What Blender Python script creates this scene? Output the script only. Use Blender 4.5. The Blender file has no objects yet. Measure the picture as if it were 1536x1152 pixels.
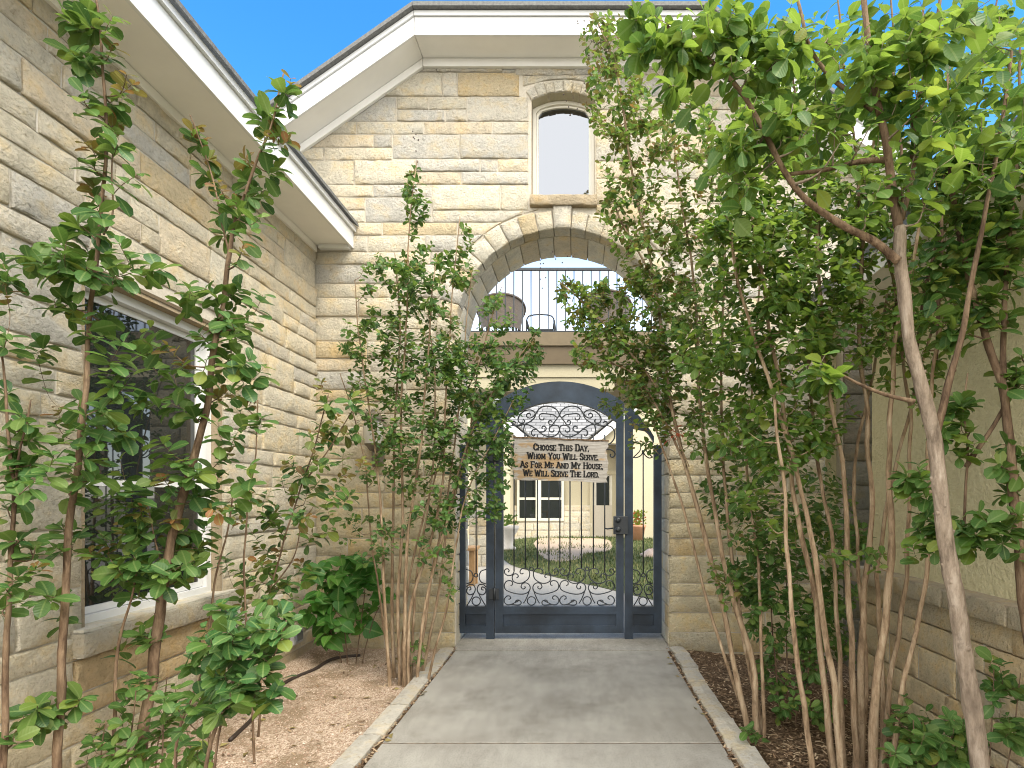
import bpy, math, random
import numpy as np
from mathutils import Vector, Matrix, noise

random.seed(7); np.random.seed(7)
S = bpy.context.scene
COL = S.collection
R = math.radians

# ------------------------------------------------------------------ camera
F = 853.0; CX, CY = 866.0, 745.0; CAMZ = 1.3
cam_d = bpy.data.cameras.new('camera'); cam = bpy.data.objects.new('camera', cam_d); COL.objects.link(cam)
cam.location = (0, 0, CAMZ); cam.rotation_euler = (R(90), 0, 0)
cam_d.sensor_width = 36; cam_d.lens = 36*F/1536
cam_d.shift_x = (768-CX)/1536; cam_d.shift_y = (CY-576)/1536
cam_d.clip_start = 0.05; cam_d.clip_end = 2000
S.camera = cam
# ------------------------------------------------------------------ world
SUN_EL, SUN_AZ = R(52), R(130)          # azimuth clockwise from +Y (the way the camera looks)
w = bpy.data.worlds.new('World'); S.world = w; w.use_nodes = True
nt = w.node_tree; nt.nodes.clear()
def N(t, **k):
    n = nt.nodes.new(t)
    for a, b in k.items(): setattr(n, a, b)
    return n
sky = N('ShaderNodeTexSky', sky_type='NISHITA', sun_disc=False)
sky.sun_elevation = SUN_EL; sky.sun_rotation = SUN_AZ
sky.altitude = 300; sky.air_density = 1.0; sky.dust_density = 0.4; sky.ozone_density = 3.0
hs = N('ShaderNodeHueSaturation'); hs.inputs['Saturation'].default_value = 1.32; hs.inputs['Value'].default_value = 0.92
hs.inputs['Hue'].default_value = 0.497
tc = N('ShaderNodeTexCoord')
mp = N('ShaderNodeMapping'); mp.inputs['Scale'].default_value = (1, 1, 2.6); mp.inputs['Location'].default_value = (3.1, 0.4, 0.0)
nz = N('ShaderNodeTexNoise'); nz.inputs['Scale'].default_value = 1.3; nz.inputs['Detail'].default_value = 6; nz.inputs['Roughness'].default_value = 0.55
sx = N('ShaderNodeSeparateXYZ')
m1 = N('ShaderNodeMath', operation='MULTIPLY_ADD'); m1.inputs[1].default_value = -0.55; m1.inputs[2].default_value = 0.10   # a cloud bank in the south
ad = N('ShaderNodeMath', operation='ADD')
mr = N('ShaderNodeMapRange', interpolation_type='SMOOTHSTEP'); mr.inputs[1].default_value = 0.46; mr.inputs[2].default_value = 0.92
hz = N('ShaderNodeMapRange', interpolation_type='SMOOTHSTEP'); hz.inputs[1].default_value = 0.24; hz.inputs[2].default_value = 0.50
hz.inputs[3].default_value = 0.40; hz.inputs[4].default_value = 0.0
mxv = N('ShaderNodeMath', operation='MAXIMUM')
mix = N('ShaderNodeMix', data_type='RGBA'); mix.inputs[7].default_value = (9.6, 9.4, 9.0, 1)
bg = N('ShaderNodeBackground'); bg.inputs['Strength'].default_value = 0.14
ow = N('ShaderNodeOutputWorld')
L = nt.links.new
L(sky.outputs[0], hs.inputs['Color']); L(tc.outputs['Generated'], mp.inputs[0]); L(mp.outputs[0], nz.inputs['Vector'])
L(tc.outputs['Generated'], sx.inputs[0]); L(sx.outputs['Y'], m1.inputs[0]); L(m1.outputs[0], ad.inputs[0]); L(nz.outputs['Fac'], ad.inputs[1])
L(ad.outputs[0], mr.inputs[0]); L(sx.outputs['Z'], hz.inputs[0]); L(mr.outputs[0], mxv.inputs[0]); L(hz.outputs[0], mxv.inputs[1])
L(mxv.outputs[0], mix.inputs[0]); L(hs.outputs[0], mix.inputs[6]); L(mix.outputs[2], bg.inputs[0]); L(bg.outputs[0], ow.inputs[0])
# ------------------------------------------------------------------ sun
sd = bpy.data.lights.new('sun', 'SUN'); sd.energy = 1.4; sd.angle = R(26); sd.color = (1, 0.93, 0.80)
so = bpy.data.objects.new('sun', sd); COL.objects.link(so)
sdir = Vector((math.sin(SUN_AZ)*math.cos(SUN_EL), math.cos(SUN_AZ)*math.cos(SUN_EL), math.sin(SUN_EL)))
so.rotation_euler = sdir.to_track_quat('Z', 'Y').to_euler(); so.location = (0, -10, 20)
S.view_settings.view_transform = 'Standard'; S.view_settings.look = 'None'
S.view_settings.exposure = 1.68; S.view_settings.gamma = 1; S.view_settings.use_curve_mapping = False
S.render.engine = 'CYCLES'
S.cycles.use_denoising = True; S.cycles.filter_width = 1.05
S.cycles.max_bounces = 7; S.cycles.transparent_max_bounces = 8
S.cycles.sample_clamp_indirect = 6

# ------------------------------------------------------------------ object helpers
def root(name, label, cat, loc=(0, 0, 0), group=None):
    o = bpy.data.objects.new(name, None); COL.objects.link(o); o.location = loc; o.empty_display_size = .1
    o['label'] = label; o['category'] = cat
    if group: o['group'] = group
    return o
def child(o, parent):
    o.parent = parent
    if parent is not None and parent.parent is None and parent.type == 'EMPTY':
        o.matrix_parent_inverse = Matrix.Translation(-Vector(parent.location))
def mesh(name, verts, faces, smooth=False):
    me = bpy.data.meshes.new(name); me.from_pydata(verts, [], faces)
    if smooth: me.polygons.foreach_set('use_smooth', [True]*len(me.polygons))
    return me
def add(name, me, mat=None, parent=None, label=None, cat=None, kind=None, group=None, color=None):
    if mat is not None and not me.materials: me.materials.append(mat)
    o = bpy.data.objects.new(name, me); COL.objects.link(o)
    if parent is not None: child(o, parent)
    if label: o['label'] = label
    if cat: o['category'] = cat
    if kind: o['kind'] = kind
    if group: o['group'] = group
    if color: o.color = (*color, 1)
    return o
class MB:
    def __init__(s): s.v = []; s.f = []; s.sm = []
    def poly(s, vs, fs, smooth=False):
        b = len(s.v); s.v += [tuple(p) for p in vs]; s.f += [tuple(i+b for i in f) for f in fs]; s.sm += [smooth]*len(fs); return s
    def box(s, x0, x1, y0, y1, z0, z1, bev=0.0):
        if bev <= 0:
            vs = [(x, y, z) for z in (z0, z1) for y in (y0, y1) for x in (x0, x1)]
            return s.poly(vs, [(0, 2, 3, 1), (4, 5, 7, 6), (0, 1, 5, 4), (2, 6, 7, 3), (0, 4, 6, 2), (1, 3, 7, 5)])
        b = bev; vs = []
        for (z, i) in ((z0, b), (z0+b, 0), (z1-b, 0), (z1, b)):
            vs += [(x0+i+ (b if i == 0 else 0)*0, y0+i, z), (x1-i, y0+i, z), (x1-i, y1-i, z), (x0+i, y1-i, z)]
        fs = [(3, 2, 1, 0), (12, 13, 14, 15)]
        for k in range(3):
            for j in range(4):
                a = k*4+j; c = k*4+(j+1) % 4; fs.append((a, c, c+4, a+4))
        return s.poly(vs, fs)
    def prism(s, pts, d, axis='y', off=0.0):
        """polygon pts in the plane across the axis, extruded from off to off+d"""
        n = len(pts)
        def m(p, t):
            return {'y': (p[0], t, p[1]), 'x': (t, p[0], p[1]), 'z': (p[0], p[1], t)}[axis]
        vs = [m(p, off) for p in pts]+[m(p, off+d) for p in pts]
        fs = [tuple(range(n)), tuple(range(2*n-1, n-1, -1))]+[(i, i+n, (i+1) % n+n, (i+1) % n) for i in range(n)]
        return s.poly(vs, fs)
    def tube(s, pts, rad, seg=6, cap=True, smooth=True, rough=0.0):
        pts = [Vector(p) for p in pts]; n = len(pts)
        if not hasattr(rad, '__len__'): rad = [rad]*n
        vs = []; prev = None
        for i, p in enumerate(pts):
            t = (pts[min(i+1, n-1)]-pts[max(i-1, 0)])
            if t.length < 1e-9: t = Vector((0, 0, 1))
            t.normalize()
            if prev is None:
                prev = t.orthogonal().normalized()
            a = (prev-t*prev.dot(t))
            if a.length < 1e-6: a = t.orthogonal()
            a.normalize(); prev = a; b = t.cross(a)
            for k in range(seg):
                th = 2*math.pi*k/seg; q = a*math.cos(th)+b*math.sin(th)
                r = rad[i]
                if rough: r *= 1+rough*noise.noise((p+q*r)*14)
                vs.append(p+q*r)
        fs = []
        for i in range(n-1):
            for k in range(seg):
                fs.append((i*seg+k, i*seg+(k+1) % seg, (i+1)*seg+(k+1) % seg, (i+1)*seg+k))
        if cap: fs += [tuple(range(seg-1, -1, -1)), tuple(range((n-1)*seg, n*seg))]
        return s.poly(vs, fs, smooth)
    def lathe(s, prof, cx, cy, z0=0, seg=14, smooth=True):
        vs = [(cx+r*math.cos(2*math.pi*k/seg), cy+r*math.sin(2*math.pi*k/seg), z0+z) for r, z in prof for k in range(seg)]
        fs = [(i*seg+k, i*seg+(k+1) % seg, (i+1)*seg+(k+1) % seg, (i+1)*seg+k) for i in range(len(prof)-1) for k in range(seg)]
        return s.poly(vs, fs, smooth)
    def build(s, name, mat, parent=None, **k):
        me = mesh(name, s.v, s.f); me.polygons.foreach_set('use_smooth', s.sm)
        return add(name, me, mat, parent, **k)
def catmull(P, per=6, closed=False):
    P = [Vector(p) for p in P]; out = []
    for i in range(len(P)-1):
        p0 = P[max(i-1, 0)]; p1 = P[i]; p2 = P[i+1]; p3 = P[min(i+2, len(P)-1)]
        for k in range(per):
            t = k/per
            out.append(.5*((2*p1)+(p2-p0)*t+(2*p0-5*p1+4*p2-p3)*t*t+(3*p1-p0-3*p2+p3)*t**3))
    out.append(P[-1]); return out
def at(x, y, d):
    """photo position on the plane d metres in front of the camera"""
    return Vector(((x-CX)*d/F, d, CAMZ-(y-CY)*d/F))

# ------------------------------------------------------------------ materials
class Mat:
    def __init__(s, name):
        s.m = bpy.data.materials.new(name); s.m.use_nodes = True; s.t = s.m.node_tree
        s.b = s.t.nodes['Principled BSDF']; s.out = s.t.nodes['Material Output']
    def n(s, t, **k):
        q = s.t.nodes.new(t)
        for a, b in k.items():
            if a.startswith('i_'): q.inputs[a[2:].replace('_', ' ')].default_value = b
            else: setattr(q, a, b)
        return q
    def l(s, a, b): s.t.links.new(a, b)
    def noise(s, scale, detail=4, rough=.55, vec=None, dist=0):
        q = s.n('ShaderNodeTexNoise'); q.inputs['Scale'].default_value = scale; q.inputs['Detail'].default_value = detail
        q.inputs['Roughness'].default_value = rough; q.inputs['Distortion'].default_value = dist
        s.l(vec if vec else s.pos(), q.inputs['Vector']); return q.outputs['Fac']
    def pos(s, scale=None):
        if not hasattr(s, '_g'): s._g = s.n('ShaderNodeNewGeometry')
        p = s._g.outputs['Position']
        if scale:
            q = s.n('ShaderNodeMapping'); q.inputs['Scale'].default_value = scale; s.l(p, q.inputs[0]); return q.outputs[0]
        return p
    def ramp(s, fac, stops):
        q = s.n('ShaderNodeValToRGB'); e = q.color_ramp.elements
        while len(e) < len(stops): e.new(.5)
        for k, (p, c) in enumerate(stops): e[k].position = p; e[k].color = (*c, 1) if len(c) == 3 else c
        s.l(fac, q.inputs[0]); return q.outputs[0]
    def mix(s, fac, a, b, mode='MIX'):
        q = s.n('ShaderNodeMix', data_type='RGBA', blend_type=mode)
        for v, i in ((fac, 0), (a, 6), (b, 7)):
            if isinstance(v, (int, float)): q.inputs[i].default_value = v
            elif isinstance(v, tuple): q.inputs[i].default_value = (*v, 1)
            else: s.l(v, q.inputs[i])
        return q.outputs[2]
    def math(s, op, a, b=0.0):
        q = s.n('ShaderNodeMath', operation=op)
        for v, i in ((a, 0), (b, 1)):
            if isinstance(v, (int, float)): q.inputs[i].default_value = v
            else: s.l(v, q.inputs[i])
        return q.outputs[0]
    def bump(s, h, strength=.5, dist=.01, prev=None):
        q = s.n('ShaderNodeBump'); q.inputs['Strength'].default_value = strength; q.inputs['Distance'].default_value = dist
        s.l(h, q.inputs['Height'])
        if prev is not None: s.l(prev, q.inputs['Normal'])
        return q.outputs[0]
    def set(s, color=None, rough=.6, metal=0, spec=.5, normal=None):
        b = s.b
        if color is not None:
            if isinstance(color, tuple): b.inputs['Base Color'].default_value = (*color, 1)
            else: s.l(color, b.inputs['Base Color'])
        if isinstance(rough, (int, float)): b.inputs['Roughness'].default_value = rough
        else: s.l(rough, b.inputs['Roughness'])
        b.inputs['Metallic'].default_value = metal; b.inputs['Specular IOR Level'].default_value = spec
        if normal is not None: s.l(normal, b.inputs['Normal'])
        return s.m

def stone_mat(name, fine=1.0):
    m = Mat(name); oi = m.n('ShaderNodeObjectInfo')
    p = m.pos(); ms = m.n('ShaderNodeMapping'); m.l(p, ms.inputs[0])
    ms.inputs['Scale'].default_value = (1, 1, 1.1); ms.inputs['Rotation'].default_value = (.5, .6, .3)
    v = ms.outputs[0]
    a = m.noise(7, 5, .65, v); b = m.noise(52, 6, .72, v, .15); c = m.noise(160, 3, .6, v)
    dirt = m.ramp(a, [(.36, (.85, .855, .86)), (.50, (1, 1, 1)), (.66, (1.06, .97, .80))])
    fleck = m.ramp(b, [(.28, (.52, .46, .37)), (.42, (.96, .95, .93)), (.56, (1.05, 1.05, 1.05)), (.75, (1.16, 1.16, 1.16))])
    col = m.mix(1.0, oi.outputs['Color'], dirt, 'MULTIPLY'); col = m.mix(.85, col, fleck, 'MULTIPLY')
    n0 = m.bump(m.noise(20, 4, .6, v, .6), .75*fine, .03); n1 = m.bump(b, .9*fine, .024, n0); n2 = m.bump(c, .6*fine, .006, n1)
    return m.set(col, .9, 0, .2, n2)
def speckle(name, c0, c1, scale=30, bump=.3, dist=.004, rough=.85, c2=None, big=2.0, spec=.3):
    m = Mat(name); a = m.noise(scale, 5, .65); b = m.noise(big, 4, .6)
    col = m.ramp(a, [(.3, c0), (.7, c1)])
    if c2: col = m.mix(m.ramp(b, [(.45, (0, 0, 0)), (.65, (1, 1, 1))]), col, c2)
    return m.set(col, rough, 0, spec, m.bump(a, bump, dist))
def plain(name, c, rough=.5, metal=0, spec=.5, var=.12, scale=9, bump=0.0):
    m = Mat(name); a = m.noise(scale, 4, .6)
    col = m.ramp(a, [(.25, tuple(x*(1-var) for x in c)), (.75, tuple(min(1, x*(1+var)) for x in c))])
    return m.set(col, rough, metal, spec, m.bump(m.noise(scale*9, 3), bump, .003) if bump else None)

M = {}
M['stone'] = stone_mat('limestone')
M['stone_smooth'] = stone_mat('cut limestone', .45)
M['mortar'] = speckle('mortar', (.46, .41, .33), (.58, .53, .44), 60, .5, .004)
M['joint'] = speckle('raked joint', (.45, .40, .32), (.58, .53, .44), 60, .5, .004)
M['stucco'] = speckle('yellow stucco', (.60, .535, .315), (.70, .635, .40), 34, 1.0, .03, .9)
M['cream'] = speckle('cream stucco', (.43, .38, .26), (.49, .44, .31), 40, .25, .004, .9)
M['white'] = plain('white painted board', (.70, .70, .69), .45, var=.05, scale=5)
M['soffit'] = plain('soffit paint', (.81, .79, .75), .6, var=.05, scale=3)
M['vinyl'] = plain('cream window frame', (.68, .64, .54), .4, var=.05)
M['brown'] = plain('brown painted fascia', (.12, .087, .048), .6, var=.1)
M['brownlow'] = plain('tan painted fascia', (.165, .125, .072), .6, var=.1)
M['iron'] = plain('black painted iron', (.020, .024, .029), .45, .0, .5, .25, 14, .12)
m = Mat('blue grey gate steel'); a = m.noise(3.2, 5, .6); b = m.noise(70, 3)
M['steel'] = m.set(m.ramp(a, [(.36, (.012, .019, .029)), (.64, (.032, .049, .076))]), m.ramp(b, [(.3, (.34,)*3), (.7, (.55,)*3)]), 0, .4, m.bump(b, .15, .002))
m = Mat('concrete'); a = m.noise(2.4, 6, .65); b = m.noise(140, 4, .7); c = m.noise(14, 5, .7, m.pos((1, .25, 1)))
col = m.ramp(a, [(.34, (.285, .265, .23)), (.50, (.34, .32, .28)), (.66, (.385, .365, .32))])
st_ = m.noise(1.1, 7, .72); col = m.mix(m.ramp(st_, [(.52, (0, 0, 0)), (.64, (.6,)*3)]), col, (.20, .185, .155))
col = m.mix(.55, col, m.ramp(b, [(.36, (.36, .36, .35)), (.54, (1.14, 1.14, 1.14))]), 'MULTIPLY')
col = m.mix(.5, col, m.ramp(c, [(.32, (.72, .72, .71)), (.6, (1.06, 1.06, 1.06))]), 'MULTIPLY')
M['concrete'] = m.set(col, .9, 0, .25, m.bump(b, .35, .003))
m = Mat('pale walk'); b = m.noise(60, 4, .7)
M['walk'] = m.set(m.ramp(b, [(.3, (.32, .295, .25)), (.7, (.41, .38, .33))]), .9)
m = Mat('decomposed granite'); v = m.n('ShaderNodeTexVoronoi'); v.inputs['Scale'].default_value = 130; m.l(m.pos(), v.inputs['Vector'])
a = m.noise(3, 6, .7); c = m.noise(220, 3)
col = m.ramp(v.outputs['Color'], [(.1, (.23, .155, .105)), (.45, (.40, .295, .21)), (.8, (.60, .49, .385))])
col = m.mix(m.ramp(a, [(.49, (0, 0, 0)), (.60, (.70,)*3)]), col, (.20, .14, .08))
M['granite'] = m.set(col, .95, 0, .2, m.bump(v.outputs['Distance'], .7, .006))
m = Mat('dark mulch'); a = m.noise(45, 6, .75); b = m.noise(4, 4)
col = m.ramp(a, [(.36, (.030, .018, .010)), (.5, (.12, .075, .042)), (.64, (.28, .19, .11))])
M['mulch'] = m.set(col, .95, 0, .2, m.bump(a, .9, .02))
m = Mat('wood chips'); oi = m.n('ShaderNodeNewGeometry')
M['chips'] = m.set(m.ramp(oi.outputs['Random Per Island'], [(0, (.09, .05, .026)), (.5, (.26, .165, .09)), (1, (.52, .40, .26))]), .9)
m = Mat('granite grains'); oi = m.n('ShaderNodeNewGeometry')
M['grains'] = m.set(m.ramp(oi.outputs['Random Per Island'], [(0, (.23, .14, .09)), (.5, (.42, .28, .2)), (1, (.66, .55, .45))]), .9)
m = Mat('lawn soil'); a = m.noise(9, 5, .7)
px = m.n('ShaderNodeSeparateXYZ'); m.l(m.pos(), px.inputs[0])
M['lawn'] = m.set(m.ramp(a, [(.3, (.06, .08, .028)), (.7, (.12, .13, .055))]), .95, 0, .1)
M['bare'] = speckle('bare soil', (.35, .26, .18), (.45, .355, .265), 12, .3, .01)
m = Mat('grass blades'); oi = m.n('ShaderNodeNewGeometry')
M['grass'] = m.set(m.ramp(oi.outputs['Random Per Island'], [(0, (.035, .06, .018)), (.5, (.085, .115, .04)), (1, (.22, .205, .095))]), .8, 0, .2)
m = Mat('window glass'); M['glass'] = m.set((.016, .019, .018), .02, 0, .9)
m = Mat('reflective window glass'); M['mirror'] = m.set((.185, .195, .215), .03, 1.0)
M['dark'] = plain('dark interior', (.02, .02, .02), .9)
m = Mat('grey shingles'); br = m.n('ShaderNodeTexBrick'); br.inputs['Scale'].default_value = 1.0
br.inputs['Brick Width'].default_value = .32; br.inputs['Row Height'].default_value = .13; br.inputs['Mortar Size'].default_value = .012
br.inputs['Color1'].default_value = (.17, .17, .17, 1); br.inputs['Color2'].default_value = (.29, .285, .28, 1); br.inputs['Mortar'].default_value = (.05, .05, .05, 1)
mpn = m.n('ShaderNodeMapping'); mpn.inputs['Rotation'].default_value = (R(90), 0, 0); m.l(m.pos(), mpn.inputs[0]); m.l(mpn.outputs[0], br.inputs['Vector'])
M['shingle'] = m.set(br.outputs['Color'], .9, 0, .2)
M['roofedge'] = speckle('shingle edge', (.10, .10, .10), (.20, .20, .19), 50, .5, .005)
def bark(name, c0, c1, c2):
    m = Mat(name); a = m.noise(26, 6, .7, m.pos((1, 1, .22))); b = m.noise(5, 3); c = m.noise(120, 3, .6, m.pos((1, 1, .4)))
    col = m.ramp(a, [(.37, c0), (.5, c1), (.63, c2)])
    col = m.mix(m.ramp(b, [(.4, (0, 0, 0)), (.7, (.6,)*3)]), col, tuple(x*.75 for x in c1))
    col = m.mix(m.ramp(m.noise(38, 4, .6, m.pos((1, 1, .6))), [(.56, (0, 0, 0)), (.72, (.6,)*3)]), col, tuple(x*.8 for x in c0)); n1 = m.bump(a, 1.0, .014); return m.set(col, .9, 0, .2, m.bump(c, .6, .003, n1))
M['bark_tan'] = bark('tan crepe myrtle bark', (.13, .085, .05), (.30, .21, .13), (.44, .34, .23))
M['bark_brown'] = bark('brown crepe myrtle bark', (.06, .036, .022), (.16, .105, .065), (.27, .19, .12))
M['bark_grey'] = bark('grey trunk bark', (.12, .09, .065), (.27, .21, .155), (.40, .33, .26))
def leaf_mat(name, stops, back=(.16, .27, .04), trans=.4, rough=.50, margin=None):
    m = Mat(name); g = m.n('ShaderNodeNewGeometry'); oi = m.n('ShaderNodeObjectInfo'); uv = m.n('ShaderNodeUVMap')
    r = m.math('FRACT', m.math('ADD', g.outputs['Random Per Island'], oi.outputs['Random']))
    col = m.ramp(r, [(p, tuple(min(1, x*1.22) for x in c)) for p, c in stops])
    s = m.n('ShaderNodeSeparateXYZ'); m.l(uv.outputs[0], s.inputs[0])
    u = m.math('ABSOLUTE', m.math('SUBTRACT', s.outputs['X'], .5))
    rib = m.math('LESS_THAN', u, .028)
    wv = m.math('SINE', m.math('MULTIPLY', m.math('SUBTRACT', s.outputs['Y'], m.math('MULTIPLY', u, .75)), 46))
    vein = m.ramp(wv, [(.86, (0, 0, 0)), (1.0, (1, 1, 1))])
    col = m.mix(m.math('MULTIPLY', vein, .30), col, (.16, .24, .075))
    col = m.mix(m.math('MULTIPLY', rib, .55), col, (.22, .30, .10))
    if margin:
        edge = m.n('ShaderNodeMapRange'); edge.inputs[1].default_value = .30; edge.inputs[2].default_value = .5; m.l(u, edge.inputs[0])
        nn = m.noise(6, 3)
        col = m.mix(m.math('MULTIPLY', edge.outputs[0], m.ramp(nn, [(.42, (0, 0, 0)), (.62, (.85,)*3)])), col, margin)
    nrm = m.bump(wv, .18, .0015)
    m.set(col, rough, 0, .32, nrm)
    tr = m.n('ShaderNodeBsdfTranslucent'); m.l(m.mix(.55, col, back), tr.inputs['Color'])
    mx = m.n('ShaderNodeMixShader'); mx.inputs[0].default_value = trans
    m.l(m.b.outputs[0], mx.inputs[1]); m.l(tr.outputs[0], mx.inputs[2]); m.l(mx.outputs[0], m.out.inputs['Surface'])
    return m.m
M['leaf_dark'] = leaf_mat('dark crepe myrtle leaf', [(0, (.030, .080, .020)), (.4, (.050, .115, .026)), (.8, (.075, .145, .034)), (1, (.12, .17, .04))], (.16, .28, .04))
M['leaf_mid'] = leaf_mat('mid green leaf', [(0, (.034, .088, .018)), (.5, (.065, .135, .027)), (.85, (.11, .17, .032)), (1, (.17, .19, .036))], (.28, .40, .06), .4)
M['leaf_bright'] = leaf_mat('sunny leaf', [(0, (.040, .100, .016)), (.5, (.075, .150, .024)), (.85, (.13, .20, .03)), (1, (.21, .22, .04))], (.36, .50, .06), .5, .42, (.26, .28, .04))
M['leaf_margin'] = leaf_mat('pale edged leaf', [(0, (.022, .070, .018)), (.6, (.042, .105, .030)), (1, (.075, .135, .04))], (.14, .25, .06), .3, .36, (.24, .26, .12))
M['leaf_young'] = leaf_mat('young bronze leaf', [(0, (.085, .115, .025)), (.45, (.14, .13, .03)), (.75, (.13, .075, .028)), (1, (.22, .085, .03))], (.42, .26, .06), .4)
M['leaf_olive'] = leaf_mat('olive bronze leaf', [(0, (.055, .085, .02)), (.5, (.10, .115, .03)), (.8, (.15, .12, .035)), (1, (.17, .09, .04))], (.3, .28, .06), .35)
M['leaf_vine'] = leaf_mat('broad vine leaf', [(0, (.020, .085, .012)), (.6, (.038, .135, .018)), (1, (.085, .20, .03))], (.14, .36, .04), .35)
M['leaf_red'] = leaf_mat('red autumn leaf', [(0, (.36, .05, .03)), (1, (.50, .12, .05))], (.7, .2, .1), .4)
M['leaf_dead'] = leaf_mat('dry fallen leaf', [(0, (.12, .06, .025)), (.5, (.22, .13, .05)), (1, (.30, .22, .09))], (.3, .18, .06), .15, .8)
M['fruit'] = plain('seed capsule', (.05, .03, .025), .6)
m = Mat('weathered sign wood'); g = m.noise(10, 6, .7, m.pos((.6, 1, 14))); g2 = m.noise(4.2, 4, .55, m.pos((1.0, 1, 2.2)))
col = m.ramp(g, [(.36, (.25, .23, .20)), (.5, (.40, .37, .335)), (.66, (.50, .475, .435))])
warm = m.ramp(g, [(.3, (.30, .20, .11)), (.7, (.50, .37, .23))])
M['signwood'] = m.set(m.mix(m.ramp(g2, [(.555, (0, 0, 0)), (.60, (1, 1, 1))]), col, warm), .85, 0, .2, m.bump(g, .5, .004))
M['letter'] = plain('black sign paint', (.006, .006, .006), .6, var=.1)
M['wicker'] = plain('grey brown wicker', (.155, .125, .10), .7, var=.3, scale=60, bump=.6)
M['orange_wood'] = plain('cedar board', (.42, .24, .10), .6, var=.2, scale=12)
M['terracotta'] = plain('terracotta', (.42, .21, .12), .8, var=.15)
M['hose'] = plain('black rubber hose', (.035, .022, .016), .6)
M['plastic'] = plain('grey plastic', (.42, .42, .42), .4)
M['clear'] = plain('frosted lamp glass', (.50, .48, .42), .15, var=.12)
M['bronze'] = plain('aged bronze', (.13, .11, .08), .55, var=.3, scale=40)
M['whitepot'] = plain('pale stone pot', (.55, .50, .44), .8)
M['rock'] = speckle('pink rock', (.45, .34, .28), (.62, .50, .43), 20, .4, .01)

# ------------------------------------------------------------------ stone laying
STONE_COLS = [(.56, .51, .405), (.585, .535, .43), (.545, .495, .39), (.55, .51, .42), (.53, .49, .41), (.565, .505, .39)]
GREY = (.49, .465, .41); OCHRE = (.55, .455, .30); TAN = (.565, .49, .37); DARKST = (.20, .155, .115)
def stone_color(rng, k=1.0):
    r = rng.random()
    if r < .10: c = GREY
    elif r < .118: c = OCHRE
    elif r < .20: c = TAN
    else: c = rng.choice(STONE_COLS)
    j = rng.uniform(1.0, 1.15)*k
    return tuple(x*j for x in c)
def stone_mesh(frame, u0, u1, v0, v1, rng, lo=None, hi=None, proud=.016, cell=.05, amp=1.0, skirt=.034):
    w = u1-u0; nx = max(3, int(round(w/cell))); hh = v1-v0; nz_ = max(3, int(round(hh/cell)))
    e = min(.006, w*.2); e2 = min(.006, hh*.2)
    us = [0, e]+[e+(w-2*e)*i/(nx-1) for i in range(1, nx-1)]+[w-e, w]
    ts = [0, e2/hh]+[e2/hh+(1-2*e2/hh)*i/(nz_-1) for i in range(1, nz_-1)]+[1-e2/hh, 1]
    sd = rng.uniform(0, 90); tiltu = rng.uniform(-.006, .006); tiltv = rng.uniform(-.006, .006)
    vs = []; ok = True
    for i, du in enumerate(us):
        u = u0+du; a = v0; b = v1
        if lo: a = max(a, lo(u))
        if hi: b = min(b, hi(u))
        if b-a < .004: b = a+.004
        for j, t in enumerate(ts):
            v = a+(b-a)*t
            bi = i in (0, len(us)-1); bj = j in (0, len(ts)-1)
            q = Vector((u*1.0, v*1.3, sd))
            jit = .0045*amp
            uu = u+(jit*noise.noise(Vector((v*16, sd, 3))) if bi else 0); vv = v+(jit*noise.noise(Vector((u*13, sd+7, 5))) if bj and not (lo or hi) else 0)
            n = proud+.5*tiltu*(du/w-.5)*2+.5*tiltv*(t-.5)*2+amp*(.006*noise.noise(q*5)+.008*noise.noise(q*14)+.008*noise.noise(q*31))
            if bi or bj: n = max(.0, .75*n-.0018)
            else: n = max(n, .0025)
            vs.append((uu, vv, n))
    W = len(ts); H = len(us); fs = []
    for i in range(H-1):
        for j in range(W-1): fs.append((i*W+j, (i+1)*W+j, (i+1)*W+j+1, i*W+j+1))
    ring = [i*W for i in range(H)]+[(H-1)*W+j for j in range(1, W)]+[i*W+W-1 for i in range(H-2, -1, -1)]+[j for j in range(W-2, 0, -1)]
    base = len(vs)
    for r in ring: vs.append((vs[r][0], vs[r][1], -skirt))
    for k in range(len(ring)): fs.append((ring[k], ring[(k+1) % len(ring)], base+(k+1) % len(ring), base+k))
    me = bpy.data.meshes.new('stone'); me.from_pydata([frame(*p) for p in vs], [], fs)
    sm = np.zeros(len(fs), dtype=bool); g_ = sm[:(H-1)*(W-1)].reshape(H-1, W-1); g_[1:-1, 1:-1] = True
    me.polygons.foreach_set('use_smooth', sm)
    return me
JOINT = .0105
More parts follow.
